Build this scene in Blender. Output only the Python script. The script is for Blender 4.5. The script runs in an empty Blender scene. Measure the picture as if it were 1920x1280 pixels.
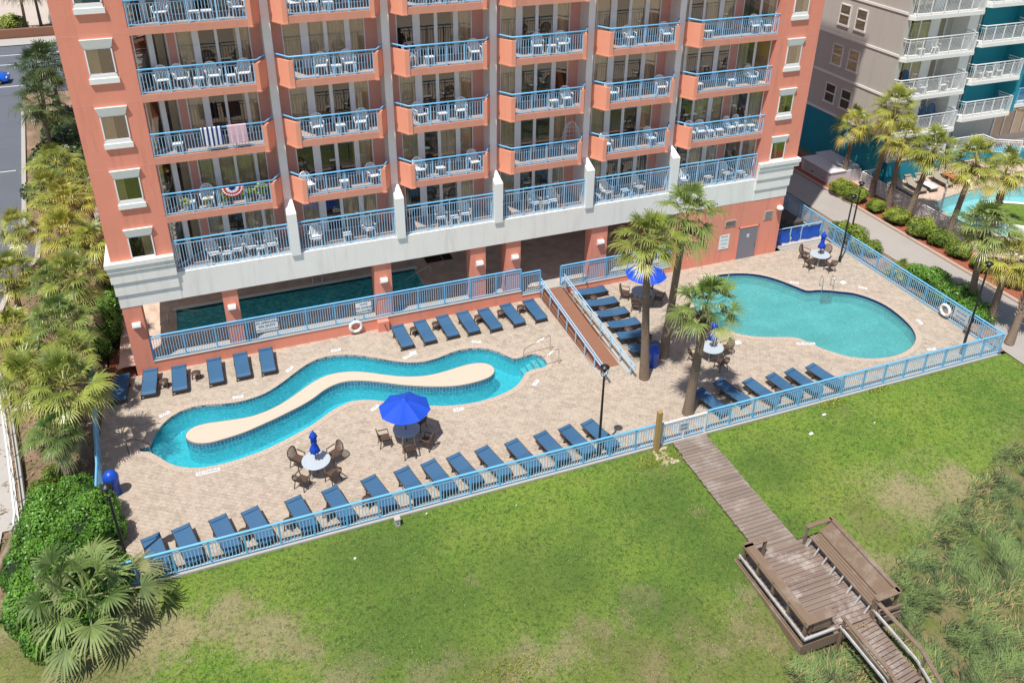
import bpy, bmesh, math, random
from mathutils import Vector, Matrix, noise, geometry
random.seed(7)
S = bpy.context.scene
C = S.collection
R = math.radians
PI = math.pi
rnd = random.random
def U(a, b): return a + (b - a) * rnd()

# ------------------------------------------------------------------ materials
def newmat(name):
    m = bpy.data.materials.new(name); m.use_nodes = True
    nt = m.node_tree; nt.nodes.clear()
    out = nt.nodes.new('ShaderNodeOutputMaterial')
    return m, nt, out
def N(nt, t, **kw):
    n = nt.nodes.new(t)
    for k, v in kw.items():
        if k in n.inputs: n.inputs[k].default_value = v
        else: setattr(n, k, v)
    return n
def L(nt, a, b): nt.links.new(a, b)
def ramp(nt, fac, stops):
    r = nt.nodes.new('ShaderNodeValToRGB')
    while len(r.color_ramp.elements) < len(stops): r.color_ramp.elements.new(.5)
    for e, (p, c) in zip(r.color_ramp.elements, stops):
        e.position = p; e.color = (*c, 1)
    L(nt, fac, r.inputs[0]); return r.outputs[0]
def mixc(nt, fac, a, b, mode='MIX'):
    m = nt.nodes.new('ShaderNodeMix'); m.data_type = 'RGBA'; m.blend_type = mode
    for s, v in ((m.inputs[0], fac), (m.inputs[6], a), (m.inputs[7], b)):
        if hasattr(v, 'links'): L(nt, v, s)
        elif isinstance(v, (int, float)): s.default_value = v
        else: s.default_value = (*v, 1)
    return m.outputs[2]
def pos(nt, scale=(1, 1, 1), obj=False, rot=(0, 0, 0)):
    if obj: src = N(nt, 'ShaderNodeTexCoord').outputs['Object']
    else: src = N(nt, 'ShaderNodeNewGeometry').outputs['Position']
    mp = N(nt, 'ShaderNodeMapping'); L(nt, src, mp.inputs[0]); mp.inputs['Scale'].default_value = scale; mp.inputs['Rotation'].default_value = rot
    return mp.outputs[0]
def nz(nt, vec, scale, detail=4, rough=.6):
    n = N(nt, 'ShaderNodeTexNoise'); L(nt, vec, n.inputs['Vector']); n.inputs['Scale'].default_value = scale
    n.inputs['Detail'].default_value = detail; n.inputs['Roughness'].default_value = rough
    return n.outputs['Fac']
def principled(nt, out, col, rough=.7, metal=0, bump=None, bs=.3, bd=.02, spec=.5):
    p = N(nt, 'ShaderNodeBsdfPrincipled')
    if hasattr(col, 'links'): L(nt, col, p.inputs['Base Color'])
    else: p.inputs['Base Color'].default_value = (*col, 1)
    if hasattr(rough, 'links'): L(nt, rough, p.inputs['Roughness'])
    else: p.inputs['Roughness'].default_value = rough
    p.inputs['Metallic'].default_value = metal
    p.inputs['Specular IOR Level'].default_value = spec
    if bump is not None:
        b = N(nt, 'ShaderNodeBump'); b.inputs['Strength'].default_value = bs; b.inputs['Distance'].default_value = bd
        L(nt, bump, b.inputs['Height']); L(nt, b.outputs[0], p.inputs['Normal'])
    L(nt, p.outputs[0], out.inputs[0]); return p
def plain(name, col, rough=.7, metal=0, var=.12, scale=3, spec=.5, bump=.15, streak=0, obj=False):
    m, nt, out = newmat(name)
    v = pos(nt, obj=obj)
    f = nz(nt, v, scale); f2 = nz(nt, v, scale * 14, 2)
    c = mixc(nt, f, tuple(x * (1 - var) for x in col), tuple(min(1, x * (1 + var)) for x in col))
    if streak:
        sv = pos(nt, (1.3, 1.3, .12)); s = nz(nt, sv, 2.2, 5, .7)
        c = mixc(nt, ramp(nt, s, [(.5, (0, 0, 0)), (.75, (streak,) * 3)]), c, tuple(x * .62 for x in col))
    principled(nt, out, c, rough, metal, f2, bump, .02, spec); return m
M = {}
M['orange'] = plain('orange_stucco', (.80, .295, .20), .85, var=.08, scale=.7, streak=.45, bump=.25)
M['pink'] = plain('pink_stucco', (.74, .36, .29), .85, var=.06, scale=1, bump=.2)
M['pinkblock'] = plain('balcony_coral_paint', (.86, .35, .225), .85, var=.06, scale=1.2, bump=.2, streak=.25)
M['slab'] = plain('slab_edge_paint', (.68, .30, .21), .85, var=.12, scale=2, streak=.3)
M['floor'] = plain('balcony_floor', (.44, .36, .32), .8, var=.12, scale=4)
M['white'] = plain('white_trim', (.84, .83, .79), .7, var=.05, scale=1, bump=.1)
M['band'] = plain('offwhite_stucco_band', (.86, .83, .77), .85, var=.07, scale=.5, streak=.4, bump=.2)
M['pier'] = plain('pale_grey_stucco', (.88, .81, .79), .85, var=.05, scale=.6, bump=.2)
M['frame'] = plain('white_aluminium_frame', (.90, .90, .92), .4, var=.04)
M['blue'] = plain('pale_blue_rail_paint', (.16, .48, .77), .35, var=.12, scale=2, bump=.05)
M['bluelt'] = plain('baluster_blue_paint', (.36, .62, .85), .4, var=.1, scale=2, bump=.05)
M['whiterail'] = plain('white_rail_paint', (.78, .79, .78), .4, var=.05)
M['grey_bld'] = plain('warm_grey_stucco', (.55, .51, .46), .85, var=.05, scale=.5, streak=.2, bump=.2)
M['teal'] = plain('teal_stucco', (.01, .26, .34), .8, var=.08, scale=.6, streak=.2)
M['chairwhite'] = plain('white_resin', (.85, .85, .84), .35, var=.03)
M['wicker'] = plain('brown_resin', (.10, .062, .045), .5, var=.25, scale=25)
M['lframe'] = plain('dark_bronze_frame', (.055, .04, .032), .45, var=.15, scale=10)
M['black'] = plain('black_metal', (.012, .014, .014), .4, var=.2)
M['steel'] = plain('stainless_steel', (.62, .6, .57), .22, 1, var=.08)
M['conc'] = plain('concrete', (.50, .46, .42), .9, var=.12, scale=2.5)
M['conclt'] = plain('pale_concrete', (.44, .41, .37), .9, var=.1, scale=2)
M['tabletop'] = plain('pale_table_top', (.47, .53, .57), .3, var=.06, scale=6)
M['umbrella'] = plain('royal_blue_canvas', (.004, .068, .55), .75, var=.12, scale=4, bump=.2)
M['bin'] = plain('blue_plastic', (.01, .075, .5), .35, var=.1, scale=4)
M['tarp'] = plain('blue_tarp', (.008, .09, .48), .5, var=.25, scale=5, bump=.6)
M['rampfloor'] = plain('brown_ramp_surface', (.27, .125, .075), .8, var=.1, scale=2)
M['door'] = plain('grey_painted_door', (.22, .21, .24), .5, var=.06)
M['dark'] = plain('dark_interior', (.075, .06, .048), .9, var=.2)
M['skin'] = plain('skin', (.55, .33, .24), .6, var=.05)
M['hair'] = plain('dark_hair', (.02, .014, .01), .6, var=.2)
M['navy'] = plain('navy_cloth', (.012, .03, .12), .9, var=.15, scale=8)
M['towelw'] = plain('white_towel', (.8, .79, .78), .95, var=.06, scale=12)
M['orangecloth'] = plain('orange_towel', (.75, .17, .03), .95, var=.12, scale=12)
M['carblue'] = plain('blue_car_paint', (.01, .12, .62), .2, var=.04)
M['carsilver'] = plain('silver_car_paint', (.25, .31, .34), .2, .6, var=.04)
M['tyre'] = plain('rubber', (.02, .02, .02), .8)
M['carglass'] = plain('car_glass', (.015, .02, .025), .06, var=.05)
M['greybox'] = plain('grey_equipment_paint', (.74, .71, .72), .6, var=.08, scale=1.5)
M['taupe'] = plain('taupe_sling', (.34, .29, .22), .8, var=.08, scale=8)
M['kerb'] = plain('kerb_concrete', (.47, .36, .29), .9, var=.15, scale=3)
M['markpaint'] = plain('white_marking_paint', (.75, .75, .73), .7, var=.12, scale=6)
M['navytext'] = plain('blue_lettering', (.03, .17, .33), .6)
M['redcloth'] = plain('red_bunting', (.6, .03, .03), .9)
M['bluecloth'] = plain('blue_bunting', (.02, .05, .3), .9)
M['pot'] = plain('white_pot', (.75, .74, .7), .5)
M['adiro'] = plain('deep_blue_resin', (.01, .13, .32), .5)

def sling_mat():
    m, nt, out = newmat('blue_sling_fabric')
    v = pos(nt, (1, 1, 1), True)
    w = N(nt, 'ShaderNodeTexWave'); w.inputs['Scale'].default_value = 14; L(nt, pos(nt, (0, 1, 0), True), w.inputs['Vector'])
    gv = pos(nt)
    oi = N(nt, 'ShaderNodeObjectInfo'); c = mixc(nt, oi.outputs['Random'], (.028, .098, .205), (.055, .145, .27)); c = mixc(nt, ramp(nt, nz(nt, gv, 1.3, 4), [(.4, (0,) * 3), (.7, (.5,) * 3)]), c, (.07, .15, .25))
    c = mixc(nt, nz(nt, v, 26, 2), c, (.04, .12, .23))
    principled(nt, out, c, .6, 0, w.outputs['Fac'], .15, .01, .4); return m
M['sling'] = sling_mat()

def brick_mat(name, bw, bh, c1, c2, mortar, rot=0, msize=.006, rough=.85, stain=.35, scale=1, gloss=None):
    m, nt, out = newmat(name)
    v = pos(nt, rot=(0, 0, rot))
    b = N(nt, 'ShaderNodeTexBrick'); L(nt, v, b.inputs['Vector'])
    b.inputs['Scale'].default_value = scale; b.inputs['Brick Width'].default_value = bw; b.inputs['Row Height'].default_value = bh
    b.inputs['Mortar Size'].default_value = msize; b.inputs['Bias'].default_value = 0
    b.inputs['Color1'].default_value = (*c1, 1); b.inputs['Color2'].default_value = (*c2, 1); b.inputs['Mortar'].default_value = (*mortar, 1)
    big = nz(nt, v, .28, 5, .65); fine = nz(nt, v, 5, 5, .7); mid = nz(nt, v, 1.4, 4)
    vor = N(nt, 'ShaderNodeTexVoronoi'); L(nt, v, vor.inputs['Vector']); vor.inputs['Scale'].default_value = 4.2
    cell = N(nt, 'ShaderNodeSeparateColor'); L(nt, vor.outputs['Color'], cell.inputs[0])
    c = mixc(nt, ramp(nt, cell.outputs[0], [(.0, (0,) * 3), (1, (.55,) * 3)]), b.outputs['Color'], tuple(x * 1.22 for x in c1))
    c = mixc(nt, ramp(nt, big, [(.35, (0,) * 3), (.7, (stain,) * 3)]), c, (.52, .34, .25))
    c = mixc(nt, ramp(nt, fine, [(.45, (0,) * 3), (.72, (.4,) * 3)]), c, tuple(x * .55 for x in c2))
    c = mixc(nt, ramp(nt, mid, [(.5, (0,) * 3), (.8, (.45,) * 3)]), c, tuple(min(1, x * 1.15) for x in c1))
    principled(nt, out, c, rough, 0, b.outputs['Fac'], -.4, .01, .3); return m
M['paver'] = brick_mat('tan_pavers', .34, .17, (.47, .405, .325), (.37, .315, .255), (.25, .205, .165), R(33), .012, .85, .22)
M['coping'] = plain('coping_brick', (.50, .41, .33), .85, var=.28, scale=6)
M['npaver'] = brick_mat('pink_pavers', .3, .15, (.60, .46, .37), (.52, .39, .31), (.42, .31, .25), 0, .006)
M['stamped'] = plain('brown_stamped_concrete', (.70, .49, .39), .45, var=.55, scale=1.6)
def tiles():
    m, nt, out = newmat('pool_band_tile')
    b = N(nt, 'ShaderNodeTexBrick'); at = N(nt, 'ShaderNodeAttribute'); at.attribute_name = 'uvw'
    L(nt, at.outputs['Vector'], b.inputs['Vector']); b.offset = 0
    b.inputs['Scale'].default_value = 1; b.inputs['Brick Width'].default_value = .16; b.inputs['Row Height'].default_value = .105
    b.inputs['Mortar Size'].default_value = .012; b.inputs['Color1'].default_value = (.01, .07, .17, 1); b.inputs['Color2'].default_value = (.03, .2, .32, 1); b.inputs['Mortar'].default_value = (.3, .5, .58, 1)
    principled(nt, out, b.outputs['Color'], .15); return m
M['tile'] = tiles()
M['navytile'] = plain('navy_tile', (.006, .015, .11), .15, var=.3, scale=9)
def plaster(name, a, b):
    m, nt, out = newmat(name)
    v = pos(nt); f = nz(nt, v, .8, 3); sp = nz(nt, v, 30, 2)
    c = mixc(nt, f, a, b); c = mixc(nt, ramp(nt, sp, [(.55, (0,) * 3), (.7, (.25,) * 3)]), c, tuple(x * .5 for x in a))
    principled(nt, out, c, .8); return m
M['plaster'] = plaster('turquoise_plaster', (.07, .62, .72), (.12, .74, .80))
M['plaster2'] = plaster('aqua_plaster', (.20, .52, .52), (.27, .60, .58))
M['plaster3'] = plaster('pale_pool_plaster', (.30, .66, .68), (.36, .7, .72))
M['plasterdk'] = plaster('deep_teal_plaster', (.15, .74, .80), (.18, .8, .84))
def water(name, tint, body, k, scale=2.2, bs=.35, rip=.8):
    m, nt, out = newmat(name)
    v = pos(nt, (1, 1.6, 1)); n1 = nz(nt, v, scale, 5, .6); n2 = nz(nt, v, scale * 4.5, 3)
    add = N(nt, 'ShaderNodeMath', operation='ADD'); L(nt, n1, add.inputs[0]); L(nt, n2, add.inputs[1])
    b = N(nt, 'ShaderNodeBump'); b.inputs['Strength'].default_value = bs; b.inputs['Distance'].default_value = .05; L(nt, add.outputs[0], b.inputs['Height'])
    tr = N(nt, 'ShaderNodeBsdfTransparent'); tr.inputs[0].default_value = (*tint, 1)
    df = N(nt, 'ShaderNodeBsdfDiffuse'); L(nt, mixc(nt, ramp(nt, n2, [(.46, (0,) * 3), (.58, (rip,) * 3)]), mixc(nt, ramp(nt, nz(nt, v, .5, 5, .6), [(.35, (0,) * 3), (.7, (1,) * 3)]), tuple(x * .8 for x in body), tuple(min(1, x * 1.2) for x in body)), tuple(min(1, x * 1.35 + .14) for x in body)), df.inputs[0]); L(nt, b.outputs[0], df.inputs['Normal'])  # lighter ripple flecks painted into the body colour, imitating light on the water
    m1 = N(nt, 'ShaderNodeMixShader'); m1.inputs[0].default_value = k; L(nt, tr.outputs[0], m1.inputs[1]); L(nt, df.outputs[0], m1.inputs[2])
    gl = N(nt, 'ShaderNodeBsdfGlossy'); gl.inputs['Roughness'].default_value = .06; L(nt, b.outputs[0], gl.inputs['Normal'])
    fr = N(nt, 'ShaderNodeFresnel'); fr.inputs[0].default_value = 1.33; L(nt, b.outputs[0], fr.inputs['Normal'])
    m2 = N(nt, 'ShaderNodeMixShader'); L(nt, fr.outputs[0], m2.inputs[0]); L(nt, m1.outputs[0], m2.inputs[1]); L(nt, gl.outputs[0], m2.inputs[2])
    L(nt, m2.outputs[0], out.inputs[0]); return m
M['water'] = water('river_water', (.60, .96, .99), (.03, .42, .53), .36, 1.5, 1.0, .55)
M['water2'] = water('pool_water', (.6, .95, .95), (.12, .41, .43), .45, 1.3, .3, .28)
M['water3'] = water('neighbour_pool_water', (.8, .97, 1), (.3, .7, .72), .25, 2, .5)
M['waterdk'] = water('indoor_pool_water', (.9, .97, .99), (.06, .66, .74), .6, .9, .15)
def glass():
    m, nt, out = newmat('window_glass')
    tr = N(nt, 'ShaderNodeBsdfTransparent'); tr.inputs[0].default_value = (.80, .78, .70, 1)
    gl = N(nt, 'ShaderNodeBsdfGlossy'); gl.inputs['Roughness'].default_value = .015; gl.inputs[0].default_value = (.9, .88, .8, 1)
    v = pos(nt); b = N(nt, 'ShaderNodeBump'); b.inputs['Strength'].default_value = .06; b.inputs['Distance'].default_value = .05; L(nt, nz(nt, v, .7, 2), b.inputs['Height']); L(nt, b.outputs[0], gl.inputs['Normal'])
    lw = N(nt, 'ShaderNodeLayerWeight'); lw.inputs[0].default_value = .35
    mr = N(nt, 'ShaderNodeMapRange'); mr.inputs['To Min'].default_value = .10; mr.inputs['To Max'].default_value = .7; L(nt, lw.outputs['Facing'], mr.inputs[0])
    mx = N(nt, 'ShaderNodeMixShader'); L(nt, mr.outputs[0], mx.inputs[0]); L(nt, tr.outputs[0], mx.inputs[1]); L(nt, gl.outputs[0], mx.inputs[2])
    L(nt, mx.outputs[0], out.inputs[0]); return m
M['glass'] = glass()
M['curtain'] = plain('beige_curtain', (.76, .65, .50), .95, var=.2, scale=5)
def leafmat(name, dark, light, tip, transl=.3, rgh=.38):
    m, nt, out = newmat(name)
    at = N(nt, 'ShaderNodeAttribute'); at.attribute_name = 'tint'
    sp = N(nt, 'ShaderNodeSeparateColor'); L(nt, at.outputs['Color'], sp.inputs[0])
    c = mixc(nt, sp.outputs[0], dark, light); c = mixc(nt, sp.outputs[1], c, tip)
    ob = N(nt, 'ShaderNodeObjectInfo')
    hs = N(nt, 'ShaderNodeHueSaturation'); L(nt, c, hs.inputs['Color'])
    mr = N(nt, 'ShaderNodeMapRange'); L(nt, ob.outputs['Random'], mr.inputs[0]); mr.inputs['To Min'].default_value = .485; mr.inputs['To Max'].default_value = .51; L(nt, mr.outputs[0], hs.inputs['Hue'])
    mv = N(nt, 'ShaderNodeMapRange'); L(nt, ob.outputs['Random'], mv.inputs[0]); mv.inputs['To Min'].default_value = 1.15; mv.inputs['To Max'].default_value = .85; L(nt, mv.outputs[0], hs.inputs['Value'])
    p = N(nt, 'ShaderNodeBsdfPrincipled'); L(nt, hs.outputs[0], p.inputs['Base Color']); p.inputs['Roughness'].default_value = rgh
    t = N(nt, 'ShaderNodeBsdfTranslucent'); L(nt, hs.outputs[0], t.inputs[0])
    mx = N(nt, 'ShaderNodeMixShader'); mx.inputs[0].default_value = transl; L(nt, p.outputs[0], mx.inputs[1]); L(nt, t.outputs[0], mx.inputs[2])
    L(nt, mx.outputs[0], out.inputs[0]); return m
M['palm'] = leafmat('palm_frond', (.09, .14, .025), (.34, .41, .07), (.66, .56, .20), .2)
M['palmy'] = leafmat('yellow_palm_frond', (.11, .17, .03), (.42, .46, .07), (.70, .50, .16), .2)
M['palmg'] = leafmat('green_palm_frond', (.06, .12, .03), (.22, .33, .07), (.5, .48, .2), .2)
M['palmdk'] = leafmat('shaded_palm_frond', (.035, .075, .02), (.10, .15, .045), (.2, .22, .08))  # darker copy of the frond colours, with shade put into them
M['deadfrond'] = leafmat('dead_palm_frond', (.12, .08, .05), (.28, .20, .13), (.38, .3, .2), .1)
M['palmlow'] = leafmat('low_palm_frond', (.03, .085, .015), (.19, .30, .075), (.5, .48, .22), .2, .6)
M['bush'] = leafmat('clipped_shrub_leaf', (.06, .12, .012), (.32, .42, .06), (.5, .52, .1))
M['bushg'] = leafmat('green_shrub_leaf', (.03, .11, .012), (.19, .40, .05), (.36, .5, .10))
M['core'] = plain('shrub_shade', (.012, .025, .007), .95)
M['dune'] = leafmat('dune_grass', (.015, .045, .018), (.15, .25, .075), (.50, .36, .15), .1, .8)
M['turf'] = leafmat('turf_blade', (.06, .14, .015), (.26, .36, .06), (.55, .47, .2), .25)
def trunkmat():
    m, nt, out = newmat('palm_trunk')
    v = pos(nt, (1, 1, 1), True)
    w = N(nt, 'ShaderNodeTexWave', bands_direction='Z'); w.inputs['Scale'].default_value = 3.2; w.inputs['Distortion'].default_value = 3; w.inputs['Detail'].default_value = 3; L(nt, v, w.inputs['Vector'])
    f = nz(nt, v, 5, 5, .7); vs = nz(nt, pos(nt, (9, 9, .8), True), 2, 3)
    c = mixc(nt, f, (.17, .115, .08), (.33, .25, .185)); c = mixc(nt, ramp(nt, w.outputs['Fac'], [(0, (.5,) * 3), (.35, (0,) * 3)]), c, (.09, .065, .05))
    c = mixc(nt, ramp(nt, vs, [(.5, (0,) * 3), (.7, (.4,) * 3)]), c, (.1, .07, .055))
    principled(nt, out, c, .95, 0, w.outputs['Fac'], .6, .03); return m
M['trunk'] = trunkmat()
def wood(name, c1, c2, worn=.4, board=.14, axis=1, worncol=(.62, .57, .52)):
    m, nt, out = newmat(name)
    v = pos(nt)
    st = nz(nt, pos(nt, (.8, 14, 14) if axis == 1 else (14, .8, 14)), 1.2, 4, .7)
    c = mixc(nt, st, c1, c2)
    sp = N(nt, 'ShaderNodeSeparateXYZ'); L(nt, v, sp.inputs[0])
    d = N(nt, 'ShaderNodeMath', operation='DIVIDE'); L(nt, sp.outputs[axis], d.inputs[0]); d.inputs[1].default_value = board
    fl = N(nt, 'ShaderNodeMath', operation='FLOOR'); L(nt, d.outputs[0], fl.inputs[0])
    wn = N(nt, 'ShaderNodeTexWhiteNoise', noise_dimensions='1D'); L(nt, fl.outputs[0], wn.inputs['W'])
    c = mixc(nt, ramp(nt, wn.outputs['Value'], [(0, (0,) * 3), (1, (.45,) * 3)]), c, tuple(x * .55 for x in c1))
    wr = nz(nt, v, 1.1, 6, .7)
    c = mixc(nt, ramp(nt, wr, [(.5, (0,) * 3), (.68, (worn,) * 3)]), c, worncol)
    principled(nt, out, c, .85, 0, st, .4, .01); return m
M['planks'] = wood('brown_deck_boards', (.23, .175, .14), (.31, .245, .20), .3)
M['planksworn'] = wood('worn_deck_boards', (.205, .145, .115), (.30, .23, .185), .6)
M['timber'] = wood('brown_timber', (.20, .135, .088), (.29, .205, .14), .25, 50, 0)
M['timbery'] = wood('yellow_treated_post', (.42, .26, .09), (.5, .33, .12), 0, 50, 0)
M['greyplank'] = wood('weathered_grey_boards', (.46, .45, .44), (.56, .55, .53), .3)
M['mulch'] = plain('red_mulch', (.33, .105, .055), .95, var=.45, scale=9, bump=.7)
def asphalt(name, c, seam=0):
    m, nt, out = newmat(name); v = pos(nt)
    a = nz(nt, v, .35, 6, .65); b = nz(nt, v, 25, 3)
    k = mixc(nt, a, tuple(x * .8 for x in c), tuple(x * 1.2 for x in c)); k = mixc(nt, ramp(nt, b, [(.4, (0,) * 3), (.7, (.3,) * 3)]), k, tuple(x * 1.5 for x in c))
    principled(nt, out, k, .9, 0, b, .3, .01); return m
M['asphalt'] = asphalt('asphalt', (.115, .125, .145))
M['drive'] = asphalt('concrete_driveway', (.36, .33, .30))
M['sandlot'] = asphalt('sandy_lot', (.5, .42, .35))
M['sand'] = plain('sand', (.55, .43, .33), .95, var=.2, scale=6, bump=.5)
M['sea'] = plain('sea_water', (.05, .16, .18), .15, var=.3, scale=.2, bump=.6)
M['island'] = plain('island_pebble_finish', (.60, .505, .40), .85, var=.05, scale=14, bump=.3)
def soil():
    m, nt, out = newmat('planting_bed_soil'); v = pos(nt)
    f = nz(nt, v, .5, 6, .7); g2 = nz(nt, v, 14, 4, .7)
    c = ramp(nt, f, [(.35, (.12, .13, .04)), (.48, (.30, .19, .12)), (.62, (.42, .29, .20)), (.8, (.5, .38, .28))])
    c = mixc(nt, ramp(nt, g2, [(.45, (0,) * 3), (.65, (.7,) * 3)]), c, (.11, .065, .045))
    principled(nt, out, c, .95, 0, g2, .8, .05); return m
M['soil'] = soil()
def lawn():
    m, nt, out = newmat('lawn_grass'); v = pos(nt)
    at = N(nt, 'ShaderNodeAttribute'); at.attribute_name = 'lawn'; sp = N(nt, 'ShaderNodeSeparateColor'); L(nt, at.outputs['Color'], sp.inputs[0])
    big = nz(nt, v, .16, 4, .55); mid = nz(nt, v, .8, 6, .72); fine = nz(nt, v, 6.5, 5, .95); vf = nz(nt, pos(nt, (1, .5, 1)), 15, 4, .95)
    c = ramp(nt, big, [(.32, (.095, .195, .028)), (.5, (.15, .265, .034)), (.66, (.215, .30, .042))])
    c = mixc(nt, ramp(nt, mid, [(.42, (0,) * 3), (.7, (.6,) * 3)]), c, (.27, .30, .07))
    c = mixc(nt, ramp(nt, fine, [(.40, (.7,) * 3), (.53, (0,) * 3)]), c, (.035, .085, .012))
    c = mixc(nt, ramp(nt, vf, [(.5, (0,) * 3), (.66, (.7,) * 3)]), c, (.29, .37, .06))
    # dry patches
    ma = N(nt, 'ShaderNodeMath', operation='MULTIPLY_ADD'); hm = N(nt, 'ShaderNodeMath', operation='MULTIPLY_ADD'); hm.inputs[1].default_value = .55; L(nt, nz(nt, v, 2.6, 9, .88), hm.inputs[0]); hq = N(nt, 'ShaderNodeMath', operation='MULTIPLY'); hq.inputs[1].default_value = .45; L(nt, nz(nt, pos(nt, (1, .5, 1)), 17, 4, .8), hq.inputs[0]); L(nt, hq.outputs[0], hm.inputs[2]); L(nt, hm.outputs[0], ma.inputs[0]); ma.inputs[1].default_value = 2.3; L(nt, sp.outputs[0], ma.inputs[2])
    s2 = N(nt, 'ShaderNodeMath', operation='SUBTRACT'); L(nt, ma.outputs[0], s2.inputs[0]); s2.inputs[1].default_value = .75
    dry = ramp(nt, s2.outputs[0], [(.60, (0,) * 3), (.88, (.8,) * 3)])
    drc = mixc(nt, fine, (.20, .15, .08), (.50, .40, .26))
    c = mixc(nt, dry, c, drc)
    # lush yellow green zone (ground cover)
    c = mixc(nt, sp.outputs[1], c, mixc(nt, ramp(nt, mid, [(.35, (0,) * 3), (.65, (1,) * 3)]), (.26, .19, .11), (.12, .16, .03)))
    # dark soft mottles
    c = mixc(nt, sp.outputs[2], c, (.08, .14, .03))
    c = mixc(nt, ramp(nt, fine, [(.36, (.75,) * 3), (.5, (0,) * 3)]), c, (.03, .06, .015)); c = mixc(nt, ramp(nt, vf, [(.52, (0,) * 3), (.7, (.22,) * 3)]), c, (.34, .42, .10))
    principled(nt, out, c, .95, 0, mixc(nt, .5, fine, vf), .9, .06, .2); return m
M['lawn'] = lawn()

# ------------------------------------------------------------------ mesh helpers
def me_obj(name, mesh, mat, parent=None):
    mesh.materials.clear()
    if mat: mesh.materials.append(mat)
    o = bpy.data.objects.new(name, mesh); C.objects.link(o)
    if parent: o.parent = parent
    return o
def tag(o, label=None, cat=None, group=None, kind=None):
    if label: o['label'] = label
    if cat: o['category'] = cat
    if group: o['group'] = group
    if kind: o['kind'] = kind
    return o
def empty(name, loc=(0, 0, 0), rz=0, label=None, cat=None, group=None, parent=None):
    o = bpy.data.objects.new(name, None); C.objects.link(o); o.location = loc; o.rotation_euler = (0, 0, rz); o.empty_display_size = .2
    if parent: o.parent = parent
    return tag(o, label, cat, group)
KIDS = {}
def copy_tree(o, parent=None):
    c = o.copy(); C.objects.link(c)
    if parent: c.parent = parent
    for ch in [x for x in ALLKIDS(o)]: copy_tree(ch, c)
    return c
def ALLKIDS(o): return list(o.children)
def place(proto, used, loc, rz, label=None, group=None, scale=None):
    o = proto if not used[0] else copy_tree(proto)
    used[0] = True
    o.location = loc; o.rotation_euler = (0, 0, rz)
    if scale: o.scale = scale if hasattr(scale, '__len__') else (scale,) * 3
    if label: o['label'] = label
    if group: o['group'] = group
    return o
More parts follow.
